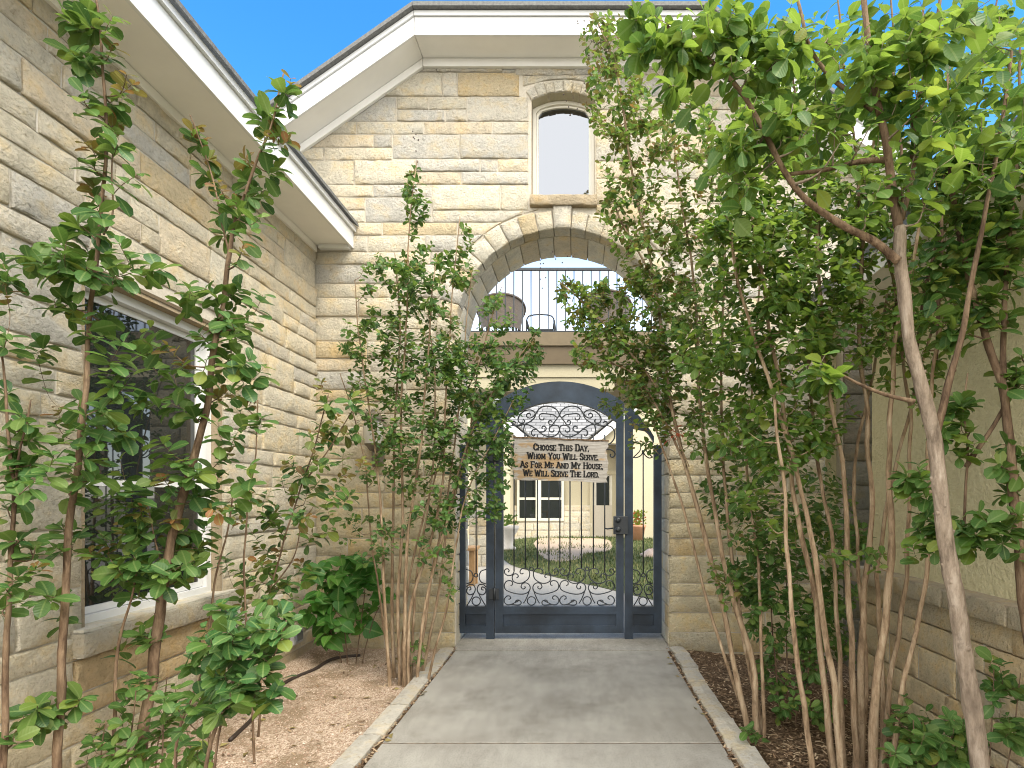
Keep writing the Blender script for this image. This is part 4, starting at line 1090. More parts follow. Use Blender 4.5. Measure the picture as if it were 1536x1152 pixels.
# ---- drip hose along the left wall
hp = [at(540, 977, 4.75), at(500, 985, 4.6), at(470, 1000, 4.35), at(440, 1010, 4.15), at(420, 1022, 3.95), at(405, 1045, 3.7), at(380, 1075, 3.4), at(345, 1110, 3.1)]
hp = [Vector((v.x, v.y, zL(v.x, v.y)+.012)) for v in hp]
MB().tube(catmull(hp, 6), .012, 7).build('drip_hose', M['hose'], None, label='dark drip hose curving over the gravel beside the stone wall', cat='hose')
# ---- loose grains and chips
gr = MB(); rg = random.Random(8)
for k in range(7000):
    x = rg.uniform(-2.25, -1.18); y = rg.uniform(1.9, 4.95)
    z = zL(x, y)+.001; r_ = rg.uniform(.002, .0055)*(1 if rg.random() < .95 else 1.8)
    a = rg.uniform(0, 6.28); c, s_ = math.cos(a)*r_, math.sin(a)*r_
    gr.poly([(x+c, y+s_, z), (x-s_, y+c, z), (x-c, y-s_, z), (x+s_, y-c, z), (x, y, z+r_*.9)], [(0, 1, 4), (1, 2, 4), (2, 3, 4), (3, 0, 4)])
gr.build('gravel', M['grains'], None, kind='stuff')
ch = MB()
for k in range(5200):
    x = rg.uniform(.92, 2.2); y = rg.uniform(1.7, 5.0); z = zR(x, y)+rg.uniform(.002, .012)
    l_ = rg.uniform(.010, .040); w_ = rg.uniform(.004, .011); a = rg.uniform(0, 6.28); d = Vector((math.cos(a), math.sin(a), rg.uniform(-.3, .3))); q = Vector((-d.y, d.x, rg.uniform(-.4, .4)))
    P0 = Vector((x, y, z)); ch.poly([P0-d*l_/2-q*w_/2, P0+d*l_/2-q*w_/2, P0+d*l_/2+q*w_/2, P0-d*l_/2+q*w_/2], [(0, 1, 2, 3)])
ch.build('wood_chips', M['chips'], None, kind='stuff')
ch = MB()
for k in range(800):
    s_ = rg.random() < .5; x = rg.uniform(-1.06, -1.03) if s_ else rg.uniform(.757, .80); y = rg.uniform(1.6, 4.9)
    if rg.random() < .25: x = rg.uniform(-1.9, -1.2); 
    z = .004+rg.uniform(0, .006) if x > -1.1 else zL(x, y)+.006
    l_ = rg.uniform(.006, .02); a = rg.uniform(0, 6.28); d = Vector((math.cos(a), math.sin(a), rg.uniform(-.2, .4))); q = Vector((-d.y, d.x, .2))*.3
    P0 = Vector((x, y, z)); ch.poly([P0-d*l_-q*l_, P0+d*l_-q*l_, P0+d*l_+q*l_, P0-d*l_+q*l_], [(0, 1, 2, 3)])
ch.build('leaf_litter', M['chips'], None, kind='stuff')

fl = MB(); rg = random.Random(44)
for k in range(70):
    q = rg.random()
    if q < .45: x = rg.uniform(-2.0, -1.2); y = rg.uniform(1.9, 4.8); z = zL(x, y)+.008
    elif q < .85: x = rg.uniform(.95, 2.0); y = rg.uniform(1.8, 4.8); z = zR(x, y)+.010
    else: x = rg.choice((rg.uniform(-1.025, -.99), rg.uniform(.715, .75))); y = rg.uniform(1.9, 4.9); z = .006
    a = rg.uniform(0, 6.28); l_ = rg.uniform(.018, .03); d = Vector((math.cos(a), math.sin(a), rg.uniform(-.1, .1)))*l_; q = Vector((-d.y, d.x, rg.uniform(.0, .012)))*.5; P0 = Vector((x, y, z))
    fl.poly([P0-d, P0-d*.3+q+Vector((0, 0, .006)), P0+d, P0-d*.3-q+Vector((0, 0, .004))], [(0, 1, 2), (0, 2, 3)])
fl.build('fallen_leaves', M['leaf_dead'], None, kind='stuff')
# ================================================================== PLANTS
LEAF_V = None
def leaf_template(kind):
    """unit leaf along +y, face up +z; returns verts, faces, uv"""
    if kind == 'heart': prof = [(.06, .30), (.25, .46), (.50, .40), (.76, .21)]
    elif kind == 'narrow': prof = [(.10, .09), (.33, .20), (.60, .21), (.84, .11)]
    else: prof = [(.12, .10), (.38, .27), (.68, .335), (.92, .215)]
    v = [(0, 0, 0)]; uv = [(.5, 0)]
    for y, w_ in prof:
        z = -.22*y*y; f = .20*w_
        v += [(-w_, y, z+f), (0, y, z), (w_, y, z+f)]; uv += [(.5-w_/.62*.5, y), (.5, y), (.5+w_/.62*.5, y)]
    v.append((0, 1.0, -.24)); uv.append((.5, 1))
    f = [(0, 2, 1), (0, 3, 2)]
    for k in range(3):
        a = 1+3*k; f += [(a, a+1, a+4, a+3), (a+1, a+2, a+5, a+4)]
    f += [(10, 11, 13), (11, 12, 13)]
    return np.array(v, float), f, np.array(uv, float)
TPL = {k: leaf_template(k) for k in ('oval', 'heart', 'narrow')}
LEAF_MESH = {}
def leaf_mesh(kind, matname, var):
    key = (kind, matname, var)
    if key not in LEAF_MESH:
        v, f, uv = TPL[kind]; v = v.copy(); rq = np.random.RandomState(var*7+3)
        v[:, 2] += -.12*rq.rand()*v[:, 1]**2+.10*(rq.rand()-.5)*v[:, 0]; v[:, 0] *= rq.uniform(.88, 1.12); v[:, 0] += .10*(rq.rand()-.5)*v[:, 1]**2
        me = mesh('leaf', v.tolist(), f, True); lay_ = me.uv_layers.new(name='UVMap')
        li = np.array([i for ff in f for i in ff]); lay_.data.foreach_set('uv', uv[li].ravel())
        me.materials.append(M[matname]); LEAF_MESH[key] = me
    return LEAF_MESH[key]
def leaf_cloud(name, parent, kind, mats, A, mi):
    """A: n x 12 rows pos, side, dir, normal already scaled"""
    v, f, uv = TPL[kind]; n = len(A)
    P = A[:, None, 0:3]+v[None, :, 0:1]*A[:, None, 3:6]+v[None, :, 1:2]*A[:, None, 6:9]+v[None, :, 2:3]*A[:, None, 9:12]
    nv = len(v); verts = P.reshape(-1, 3)
    li = np.concatenate([np.array(ff) for ff in f]); ls = np.array([len(ff) for ff in f])
    loops = (li[None, :]+np.arange(n)[:, None]*nv).ravel(); tot = np.tile(ls, n); start = np.concatenate([[0], np.cumsum(tot)[:-1]])
    me = bpy.data.meshes.new(name); me.vertices.add(len(verts)); me.vertices.foreach_set('co', verts.ravel())
    me.loops.add(len(loops)); me.loops.foreach_set('vertex_index', loops.astype(np.int32))
    me.polygons.add(len(tot)); me.polygons.foreach_set('loop_start', start.astype(np.int32)); me.polygons.foreach_set('loop_total', tot.astype(np.int32))
    me.polygons.foreach_set('use_smooth', np.ones(len(tot), dtype=bool))
    for mm in mats: me.materials.append(M[mm])
    me.polygons.foreach_set('material_index', np.repeat(mi, len(f)).astype(np.int32))
    me.update(); lay_ = me.uv_layers.new(name='UVMap'); lay_.data.foreach_set('uv', np.tile(uv[li], (n, 1)).ravel())
    return add(name, me, None, parent, kind='stuff')
NLEAF = [0]
class Plant:
    def __init__(s, name, label, cat, base, bark, leaf=.06, mats=('leaf_dark',), wts=(1,), kind='oval', seed=1, group=None, young=None, singles=300, stem='stem', tilt=.42, face=.30, droop=.12):
        s.t = root(name, label, cat, base, group); s.bark = bark; s.leaf = leaf; s.mats = list(mats); s.w = wts; s.kind = kind; s.r = random.Random(seed)
        s.nodes = []; s.L = []; s.tw = MB(); s.young = young; s.singles = singles; s.stem = stem; s.tilt = tilt; s.face = face; s.droop = droop
        if young: s.mats.append(young)
    def cane(s, pts, r0, r1, d=None, seg=8, name=None, wob=.008, per=6, knots=0, bark=None):
        P = [at(p[0], p[1], p[2] if len(p) > 2 else d) for p in pts]
        if -.13 < P[0].z < .3: P.insert(0, Vector((P[0].x-(P[1].x-P[0].x)*.15, P[0].y, -.16)))      # rooted in the soil
        C = catmull(P, per); n = len(C); sd = s.r.uniform(0, 99)
        C = [c+Vector((noise.noise(Vector((c.z*5, sd, 0))), noise.noise(Vector((c.z*5, sd, 5))), 0))*wob for c in C]
        rad = [r0+(r1-r0)*(k/(n-1))**.75 for k in range(n)]
        # carry the cane to the soil
        mb = MB(); mb.tube(C, rad, seg, rough=.22 if r0 > .02 else .14 if r0 > .008 else 0)
        for k in range(knots):
            i = s.r.randrange(1, n-1); a = s.r.uniform(0, 6.28); q = Vector((math.cos(a), math.sin(a)*.6-.3, .1)).normalized()
            f = s.r.uniform(.6, 1.1); mb.tube([C[i]+q*rad[i]*.6, C[i]+q*rad[i]*.98, C[i]+q*rad[i]*(1.0+.16*f)+Vector((0, 0, .004))], [rad[i]*.55*f, rad[i]*.36*f, rad[i]*.14*f], 7, rough=.3)
        mb.build(name or s.stem, M[bark or ('bark_brown' if name == 'branch' else s.bark)], s.t)
        for k in range(0, n): s.nodes.append((C[k], rad[k], 0))
        return C
    def field(s, fields, dens=1.0):
        out = []
        for (cx, cy, rx, ry, d, dd, n) in fields:
            for _ in range(int(n*dens)):
                while True:
                    a, b = s.r.uniform(-1, 1), s.r.uniform(-1, 1)
                    if a*a+b*b <= 1: break
                out.append(at(cx+a*rx, cy+b*ry, d+s.r.uniform(-dd, dd)))
        return out
    def spots(s, pts, d, dd=.12): return [at(x, y, d+s.r.uniform(-dd, dd)) for x, y in pts]
    def grow(s, targets, leaves=(6, 10), up=.25, reach=.13, twr=.0022, young=.06, spread=1.0):
        r = s.r
        NP = np.array([tuple(p) for p, _, _ in s.nodes]); NR = [q for _, q, _ in s.nodes]
        T = [(min(((NP-np.array(t))**2).sum(1)), t) for t in targets]; T.sort(key=lambda q: q[0])
        for _, t in T:
            dv = NP-np.array(t); d2 = (dv**2).sum(1)
            cost = np.sqrt(d2)+.55*np.maximum(0, dv[:, 2]+.06)          # prefer a start below the target
            i = int(np.argmin(cost)); a = Vector(NP[i]); r0 = min(NR[i]*.6, .0016+twr*(1+2.2*math.sqrt(d2[i])))
            b = Vector(t); m_ = (a+b)/2+Vector((r.uniform(-.02, .02), r.uniform(-.02, .02), -.06*(b-a).length+r.uniform(-.02, .02)))
            m_.z -= .10*(b-a).length*max(0, 1)
            C = catmull([a, m_, b], 4); k = len(C)
            s.tw.tube(C, [r0+(.0011-r0)*j/(k-1) for j in range(k)], 4, cap=False)
            new = np.array([tuple(c) for c in C[2:]]); NP = np.vstack([NP, new]); NR += [r0*.8]*len(new)
            ax = (C[-1]-C[-3]).normalized(); ax = (ax+Vector((0, 0, up))).normalized()
            nl = r.randint(*leaves); yg = r.random() < young*(2.6 if b.z > 2.3 else .7)
            ph = r.uniform(0, 6.28); o1 = ax.orthogonal().normalized(); o2 = ax.cross(o1)
            ln = min((b-a).length*.85, reach)
            for j in range(nl):
                f = (j//2)/max(1, (nl-1)//2)                            # 0 tip .. 1 back along the twig
                base = b-ax*(ln*f)+Vector((r.uniform(-.004, .004),)*3)
                az = ph+(math.pi if j % 2 else 0)+(j//2)*1.9+r.uniform(-.4, .4)
                out = o1*math.cos(az)+o2*math.sin(az)
                d = (out*spread+ax*r.uniform(.25, .7)*(1.3-f)+Vector((0, 0, -s.droop+r.uniform(-.15, .2)))).normalized()
                nrm = Vector((r.gauss(0, s.tilt), -s.face+r.gauss(0, s.tilt), 1.0))
                nrm = (nrm-d*nrm.dot(d)).normalized(); sd = d.cross(nrm)
                sz = s.leaf*(.55+.65*r.random()**.7)*(.72 if f == 0 else 1.0)*(.75 if (s.young and yg) else 1)
                wd = r.uniform(.86, 1.12)
                mi = len(s.mats)-1 if (s.young and yg and f < .6) else r.choices(range(len(s.w)), s.w)[0]
                s.L.append((base.x, base.y, base.z, *(sd*sz*wd), *(d*sz), *(nrm*sz), mi, sz))
    def finish(s):
        if s.tw.v: s.tw.build('twigs', M[s.bark], s.t, kind='stuff')
        if not s.L: return
        A = np.array(s.L); NLEAF[0] += len(A)
        # leaves that show largest become leaves of their own
        px_ = CX+A[:, 0]/np.maximum(A[:, 1], .3)*F; py_ = CY-(A[:, 2]-CAMZ)/np.maximum(A[:, 1], .3)*F
        vis = (px_ > -10) & (px_ < 1546) & (py_ > -10) & (py_ < 1162)
        score = np.where(vis, A[:, 13]/A[:, 1], 0); order = np.argsort(-score); k = min(s.singles, int(vis.sum()), len(A)); one = order[:k]; rest = order[k:]
        inv = Matrix.Translation(-Vector(s.t.location))
        for i in one:
            q = A[i]; me = leaf_mesh(s.kind, s.mats[int(q[12])], int(i) % 4)
            o = bpy.data.objects.new('leaf', me); o.parent = s.t; o.matrix_parent_inverse = inv
            o.matrix_basis = Matrix(((q[3], q[6], q[9], q[0]), (q[4], q[7], q[10], q[1]), (q[5], q[8], q[11], q[2]), (0, 0, 0, 1)))
            COL.objects.link(o)
        if len(rest): leaf_cloud('foliage', s.t, s.kind, s.mats, A[rest, :12], A[rest, 12].astype(int))
GM = 'slender shrubs on the gravel beside the stone house'
# A: tall thin shrub nearest the window's left edge
dA = 2.12
A_ = Plant('crepe_myrtle', 'tallest thin shrub with one straight stem rising past the left edge of the tall window', 'shrub', tuple(Vector((at(88, 1100, dA).x, dA, -.03))), 'bark_brown', .072, ('leaf_dark', 'leaf_mid', 'leaf_margin'), (4, 2, 1), seed=101, young='leaf_young', group=GM)
A_.cane([(80, 1270), (88, 1100), (95, 960), (100, 830), (118, 700), (130, 580), (133, 470), (150, 340), (160, 200), (154, 90), (138, -60)], .019, .0032, dA, knots=5)
A_.cane([(157, 352), (170, 320), (166, 260), (172, 200)], .004, .002, dA)
sA = [(123, 10), (98, 28), (137, 39), (169, 25), (150, 50), (169, 67), (109, 79), (134, 88), (190, 112), (123, 140), (140, 150), (169, 151), (197, 127), (176, 183), (133, 218), (176, 218), (141, 246), (211, 260), (137, 278), (144, 309), (116, 334), (148, 352), (77, 366), (100, 360), (123, 373), (179, 366), (60, 383), (35, 383), (81, 401), (63, 395), (98, 401), (130, 401), (169, 419), (190, 408), (211, 405), (243, 405), (81, 450), (102, 457), (155, 464), (123, 478), (67, 520), (56, 535), (158, 503), (183, 514), (162, 545), (169, 577), (190, 577), (88, 612), (120, 598), (84, 637), (130, 623), (158, 619), (176, 640), (193, 647), (120, 661), (144, 668), (102, 707), (123, 728), (155, 714), (95, 787), (84, 822), (109, 798), (70, 893), (88, 896), (91, 1047), (67, 1075), (56, 1058), (35, 1068), (123, 1047), (49, 1086)]
A_.grow(A_.spots(sA, dA), (8, 13), reach=.12, young=.10); A_.finish()
# C: shrub at the left edge
dC = 1.9
C_ = Plant('crepe_myrtle', 'short thin shrub nearest the camera against the stone wall', 'shrub', tuple(Vector((at(10, 1150, dC).x, dC, -.03))), 'bark_brown', .058, ('leaf_dark', 'leaf_margin'), (4, 1), seed=102, young='leaf_young', group=GM)
C_.cane([(-4, 1300), (3, 1150), (8, 1000), (14, 860), (22, 760), (16, 690), (10, 600), (0, 520)], .014, .003, dC)
C_.cane([(20, 770), (26, 700), (40, 640), (46, 600)], .005, .002, dC)
sC = [(28, 622), (35, 640), (49, 658), (81, 682), (42, 689), (21, 675), (53, 721), (21, 724), (40, 705), (18, 812), (35, 808), (53, 819), (53, 850), (35, 857), (7, 882), (21, 903), (21, 1103), (12, 590), (8, 430), (18, 420), (12, 500), (4, 395), (30, 740), (10, 760)]
C_.grow(C_.spots(sC, dC, .08), (8, 12), reach=.08, young=.08); C_.finish()
# B: leaning shrub right of the window
dB = 2.4
B_ = Plant('crepe_myrtle', 'tall leaning shrub with bronze tips reaching up to the white eave', 'shrub', tuple(Vector((at(225, 1150, dB).x, dB, -.03))), 'bark_brown', .073, ('leaf_dark', 'leaf_mid', 'leaf_margin'), (4, 2, 1), seed=103, young='leaf_young', group=GM)
B_.cane([(200, 1280), (212, 1130), (228, 1010), (246, 880), (262, 790), (290, 690), (308, 620), (322, 520), (333, 460), (345, 380), (352, 330), (380, 260), (405, 190), (425, 110)], .0265, .003, dB, knots=6)
B_.cane([(345, 380), (330, 320), (312, 250), (295, 195), (286, 172)], .005, .002, dB)
B_.cane([(250, 870), (232, 800), (215, 740)], .005, .002, dB)
B_.cane([(170, 1200), (172, 1080), (176, 980), (196, 900), (206, 850)], .011, .003, dB-.05)
sB = [(292, 190), (302, 211), (316, 239), (306, 260), (327, 274), (369, 239), (390, 169), (411, 176), (429, 141), (436, 118), (397, 197), (415, 204), (436, 211), (369, 267), (418, 255), (397, 285), (348, 299), (376, 299), (330, 323), (362, 323), (390, 327), (337, 352), (366, 366), (225, 492), (214, 510), (225, 545), (274, 542), (281, 429), (309, 433), (278, 454), (362, 433), (340, 440), (394, 443), (373, 485), (345, 478), (323, 517), (352, 535), (376, 538), (395, 552), (352, 563), (370, 577), (232, 591), (257, 605), (218, 612), (292, 573), (337, 591), (327, 633), (380, 608), (376, 640), (390, 626), (200, 731), (243, 717), (278, 693), (302, 707), (327, 717), (211, 763), (169, 745), (292, 742), (320, 763), (366, 731), (373, 700), (141, 791), (134, 826), (162, 819), (186, 784), (190, 798), (176, 850), (158, 868), (211, 798), (200, 833), (225, 847), (211, 878), (225, 868), (246, 808), (253, 822), (278, 794), (281, 822), (271, 850), (292, 840), (302, 850), (299, 822), (278, 864), (214, 938), (214, 952), (197, 949), (260, 780), (232, 770), (310, 790), (330, 690), (350, 660), (355, 500), (330, 480), (300, 500), (250, 520), (310, 540), (210, 530), (200, 600), (180, 690), (260, 560), (240, 660), (290, 620), (150, 745), (270, 740), (235, 695), (310, 745), (185, 740), (170, 810), (240, 860), (200, 870), (150, 860)]
B_.grow(B_.spots(sB, dB, .14), (8, 13), reach=.12, young=.2); B_.finish()
# E: low round bush of big pale-edged leaves
dE = 1.78
E_ = Plant('crepe_myrtle', 'low rounded bush of large pale edged leaves below the window sill', 'shrub', tuple(Vector((at(330, 1330, dE).x, dE, -.03))), 'bark_brown', .060, ('leaf_margin', 'leaf_mid', 'leaf_dark'), (3, 1, 2), seed=104, group=GM)
E_.cane([(270, 1390), (300, 1210), (318, 1110), (345, 1040), (362, 980), (380, 930)], .010, .003, dE)
E_.cane([(230, 1390), (258, 1200), (272, 1090), (300, 1010), (320, 950)], .008, .003, dE+.1)
E_.cane([(330, 1390), (322, 1180), (340, 1060), (400, 1000), (430, 930)], .006, .002, dE)
sE = [(306, 942), (295, 966), (292, 991), (316, 984), (334, 949), (351, 956), (369, 942), (380, 977), (401, 963), (415, 949), (422, 924), (432, 928), (404, 928), (351, 991), (337, 1012), (373, 1005), (387, 1026), (404, 1044), (418, 1023), (366, 1047), (316, 1054), (327, 1070), (299, 1047), (278, 1054), (278, 1080), (330, 907), (350, 930), (385, 945), (340, 975), (365, 965), (320, 1010), (310, 1025), (345, 1035), (395, 995), (360, 1020), (400, 1010), (380, 1040)]
E_.grow(E_.spots(sE, dE, .10), (8, 13), reach=.10); E_.finish()
# D: shrub with red and yellow tips in front of the corner
dD = 3.15
D_ = Plant('crepe_myrtle', 'thin shrub with orange and bronze new leaves in front of the wall corner', 'shrub', tuple(Vector((at(400, 1080, dD).x, dD, -.03))), 'bark_brown', .066, ('leaf_mid', 'leaf_margin', 'leaf_olive'), (3, 2, 1), seed=105, young='leaf_young', group=GM)
D_.cane([(388, 1100), (392, 1010), (402, 900), (430, 800), (455, 720), (478, 650), (492, 590)], .008, .003, dD)
D_.cane([(410, 880), (438, 840), (452, 790), (470, 760)], .005, .002, dD)
D_.cane([(460, 720), (490, 680), (515, 640), (540, 595)], .005, .002, dD)
D_.cane([(380, 1100), (372, 960), (366, 840), (372, 760), (384, 680), (386, 600)], .007, .003, dD-.3)
D_.cane([(318, 1150), (310, 1000), (322, 880), (342, 790), (350, 740)], .009, .003, dD-.35)
sD = [(482, 573), (492, 605), (527, 598), (540, 590), (506, 626), (464, 651), (485, 651), (471, 682), (492, 696), (422, 717), (454, 714), (439, 742), (415, 767), (520, 710), (355, 780), (337, 836), (359, 854), (394, 822), (422, 822), (432, 871), (397, 893), (450, 843), (362, 893), (420, 790), (440, 770), (470, 800), (460, 740), (480, 720), (500, 660), (515, 680), (405, 850), (380, 870), (415, 880), (440, 895), (380, 800), (395, 770), (350, 750), (372, 740), (400, 740), (430, 690), (470, 850), (490, 760), (530, 740), (545, 690), (360, 920), (410, 910), (385, 840), (465, 775), (505, 735), (535, 650), (500, 790), (480, 640)]
D_.grow(D_.spots(sD, dD, .22), (9, 13), reach=.09, young=.22); D_.finish()
# low leaves along the foot of the wall
dG = 2.25
G_ = Plant('shrub_seedlings', 'dense low dark leaves spreading at the foot of the wall under the bushes', 'shrub', tuple(Vector((at(200, 1150, dG).x, dG, -.03))), 'bark_brown', .06, ('leaf_dark', 'leaf_mid'), (3, 1), seed=106)
for x0, x1, y1 in ((240, 250, 1015), (190, 205, 1030), (150, 160, 1080), (230, 240, 1100), (285, 262, 1050)): G_.cane([(x0, 1235), (x0+3, 1130), (x1, y1)], .005, .002, dG)
sG = [(211, 1012), (197, 1026), (190, 1051), (225, 1019), (151, 1086), (183, 1086), (170, 1105), (130, 1142), (246, 1089), (260, 1070), (211, 1132), (246, 1139), (190, 1125), (300, 1120), (280, 1140), (246, 1047), (262, 1030), (230, 1110), (160, 1130), (215, 1085), (270, 1110), (240, 1065), (140, 1110), (310, 1145), (200, 1146), (170, 1146)]
G_.grow(G_.spots(sG, dG, .15), (7, 10), reach=.08); G_.finish()
# broad leaved vine in the corner
dV = 4.55
V_ = Plant('vine_plant', 'bright green broad leaved plant low in the corner between the two stone walls', 'plant', tuple(Vector((at(520, 975, dV).x, dV, -.03))), 'bark_brown', .135, ('leaf_vine',), (1,), kind='heart', seed=107, tilt=.35, face=1.0, droop=.5)
for x0, x1, y1 in ((510, 470, 850), (520, 510, 830), (535, 550, 850), (545, 575, 900)): V_.cane([(x0, 985), ((x0+x1)/2, 930), (x1, y1)], .006, .003, dV)
V_.grow(V_.field([(515, 890, 52, 60, dV, .12, 30), (480, 925, 36, 40, dV-.1, .1, 12), (555, 880, 25, 45, dV, .1, 8), (500, 850, 40, 20, dV, .1, 6)]), (3, 5), reach=.08); V_.finish()
# F: multi stem clump left of the gate
dF = 4.1
F_ = Plant('crepe_myrtle', 'many stemmed crepe myrtle clump rising beside the left jamb of the gate', 'tree', tuple(Vector((at(606, 1012, dF).x, dF, -.03))), 'bark_tan', .048, ('leaf_dark', 'leaf_mid', 'leaf_margin'), (4, 3, 2), seed=108, young='leaf_olive', group='crepe myrtle clumps along the path')
for P_, r0 in (([(584, 1016), (578, 930), (574, 820), (566, 700), (552, 600), (538, 500), (532, 420)], .013), ([(592, 1018), (588, 900), (590, 780), (592, 640), (600, 500), (596, 420), (592, 380)], .014), ([(600, 1020), (596, 900), (604, 780), (602, 620), (610, 470), (614, 340), (626, 240)], .014),
               ([(606, 1018), (608, 920), (612, 800), (630, 680), (640, 560), (648, 440), (655, 380)], .015), ([(612, 1016), (614, 920), (640, 830), (662, 740), (668, 620), (676, 470), (690, 325)], .014), ([(626, 1012), (640, 900), (668, 790), (690, 700), (720, 620), (760, 560), (805, 500)], .012), ([(634, 1008), (660, 880), (672, 780), (700, 680), (716, 560), (740, 470), (752, 430)], .012),
               ([(645, 1004), (668, 920), (684, 820), (700, 740), (740, 660), (770, 600)], .009), ([(588, 1014), (570, 900), (556, 800), (548, 700), (530, 620), (510, 560)], .009), ([(616, 1016), (626, 860), (650, 700), (652, 560), (640, 460)], .011), ([(600, 1020), (612, 880), (640, 760), (670, 660), (720, 540), (735, 480)], .010), ([(628, 1006), (650, 850), (672, 740), (690, 600), (700, 480), (708, 400)], .009)):
    F_.cane(P_, r0*1.3, .003, dF+F_.r.uniform(-.12, .12))
F_.grow(F_.field([(622, 300, 17, 50, dF, .1, 24), (690, 380, 22, 52, dF, .12, 22), (590, 415, 48, 40, dF, .25, 46), (640, 420, 45, 55, dF, .25, 50), (560, 500, 60, 45, dF, .25, 40), (640, 520, 75, 60, dF, .3, 110), (715, 560, 55, 60, dF, .3, 90), (775, 560, 34, 50, dF, .2, 44), (800, 520, 16, 28, dF, .1, 14), (700, 640, 65, 55, dF, .3, 100), (620, 640, 65, 55, dF, .3, 64), (670, 730, 60, 45, dF, .3, 56), (560, 590, 40, 50, dF, .25, 26), (740, 690, 36, 50, dF, .2, 36), (640, 800, 60, 40, dF, .25, 26), (725, 762, 34, 14, dF, .15, 12), (740, 470, 30, 30, dF, .2, 18), (580, 700, 40, 40, dF, .25, 20), (660, 870, 30, 30, dF, .2, 6), (620, 975, 14, 22, dF, .1, 5), (545, 800, 40, 40, dF, .2, 14)], 1.15), (7, 11), reach=.10, young=.05); F_.finish()

# --- right side clumps
dH = 3.6
H_ = Plant('crepe_myrtle', 'tall crepe myrtle clump leaning over the right jamb and arch of the gate', 'tree', tuple(Vector((at(1130, 1092, 3.2).x, 3.2, -.07))), 'bark_tan', .046, ('leaf_mid', 'leaf_dark', 'leaf_olive', 'leaf_bright'), (4, 1, 3, 2), seed=109, young='leaf_young', group='crepe myrtle clumps along the path')
for P_, r0 in (([(1122, 1096, 3.2), (1098, 980, 3.25), (1072, 860, 3.3), (1040, 740, 3.4), (1006, 600, 3.5), (985, 440, 3.7), (950, 270, 3.8), (925, 110, 3.9), (895, 30, 3.9)], .016),
               ([(1134, 1096, 3.2), (1128, 990, 3.2), (1094, 880, 3.25), (1068, 740, 3.35), (1050, 600, 3.5), (1040, 420, 3.6), (1010, 220, 3.7)], .019),
               ([(1142, 1090, 3.25), (1116, 960, 3.3), (1096, 820, 3.35), (1086, 700, 3.4), (1082, 560, 3.5), (1088, 360, 3.6), (1095, 200, 3.6)], .013),
               ([(1118, 1080, 3.3), (1092, 1000, 3.3), (1060, 900, 3.35), (1030, 780, 3.4), (1000, 690, 3.45), (975, 620, 3.5)], .010),
               ([(1146, 1090, 3.2), (1142, 960, 3.2), (1136, 830, 3.3), (1120, 700, 3.4), (1130, 560, 3.5), (1140, 420, 3.5)], .010),
               ([(1012, 620, 3.5), (970, 560, 3.6), (920, 500, 3.7), (870, 450, 3.75), (840, 425, 3.8)], .007),
               ([(1030, 700, 3.4), (990, 620, 3.5), (950, 560, 3.6), (900, 540, 3.65)], .006),
               ([(985, 430, 3.7), (960, 380, 3.7), (930, 330, 3.75), (915, 280, 3.8)], .006)):
    H_.cane(P_, r0*1.3, .0055)
H_.grow(H_.field([(905, 60, 38, 50, 3.9, .2, 40), (925, 150, 55, 55, 3.85, .25, 70), (950, 230, 55, 60, 3.8, .25, 60), (950, 320, 50, 55, 3.8, .25, 60), (975, 400, 60, 50, 3.7, .3, 60), (890, 462, 52, 40, 3.75, .2, 66), (855, 430, 22, 14, 3.8, .1, 10), (930, 520, 72, 46, 3.7, .25, 84), (990, 480, 70, 80, 3.65, .3, 110), (1010, 580, 70, 60, 3.6, .3, 90), (940, 590, 40, 30, 3.6, .2, 22), (1060, 300, 60, 110, 3.6, .3, 90), (1060, 480, 60, 90, 3.5, .3, 80), (1020, 180, 50, 70, 3.7, .3, 50), (975, 650, 30, 25, 3.5, .15, 10), (1080, 640, 50, 50, 3.4, .25, 40), (1120, 780, 30, 30, 3.3, .15, 8), (1090, 870, 40, 30, 3.3, .15, 12)], 1.3), (6, 10), reach=.12, young=.05)
p = at(1010, 648, 3.42)
H_.finish()
# seed heads
sh = MB(); rq = random.Random(2)
for cx, cy, n in ((890, 60, 40), (870, 150, 12), (835, 405, 16), (1000, 60, 14), (625, 225, 8)):
    for k in range(n):
        q = at(cx+rq.uniform(-26, 26) if n > 10 else cx+rq.uniform(-6, 6), cy+rq.uniform(-30, 30), 3.85 if cx > 700 else 4.1)
        sh.lathe([(0, -.007), (.006, 0), (0, .007)], q.x, q.y, q.z, 5)
sh.build('seed_capsules', M['fruit'], H_.t, kind='stuff')
rd = Plant('crepe_myrtle_sprig', 'small sprig of bright red leaves beside the top right corner of the gate', 'plant', tuple(at(1030, 690, 3.40)), 'bark_tan', .05, ('leaf_red',), (1,), kind='narrow', seed=5)
rd.cane([(1034, 700, 3.40), (1022, 670, 3.40), (1012, 650, 3.4)], .004, .002)
rd.grow(rd.spots([(1000, 652), (1014, 642), (1022, 648), (1008, 658)], 3.4, .04), (3, 5), reach=.04); rd.finish()
dI = 2.75
I_ = Plant('crepe_myrtle', 'thickest crepe myrtle clump of many bare tan stems in the mulch bed', 'tree', tuple(Vector((at(1280, 1180, 2.6).x, 2.6, -.12))), 'bark_tan', .050, ('leaf_mid', 'leaf_bright', 'leaf_dark'), (4, 4, 1), seed=110, group='crepe myrtle clumps along the path')
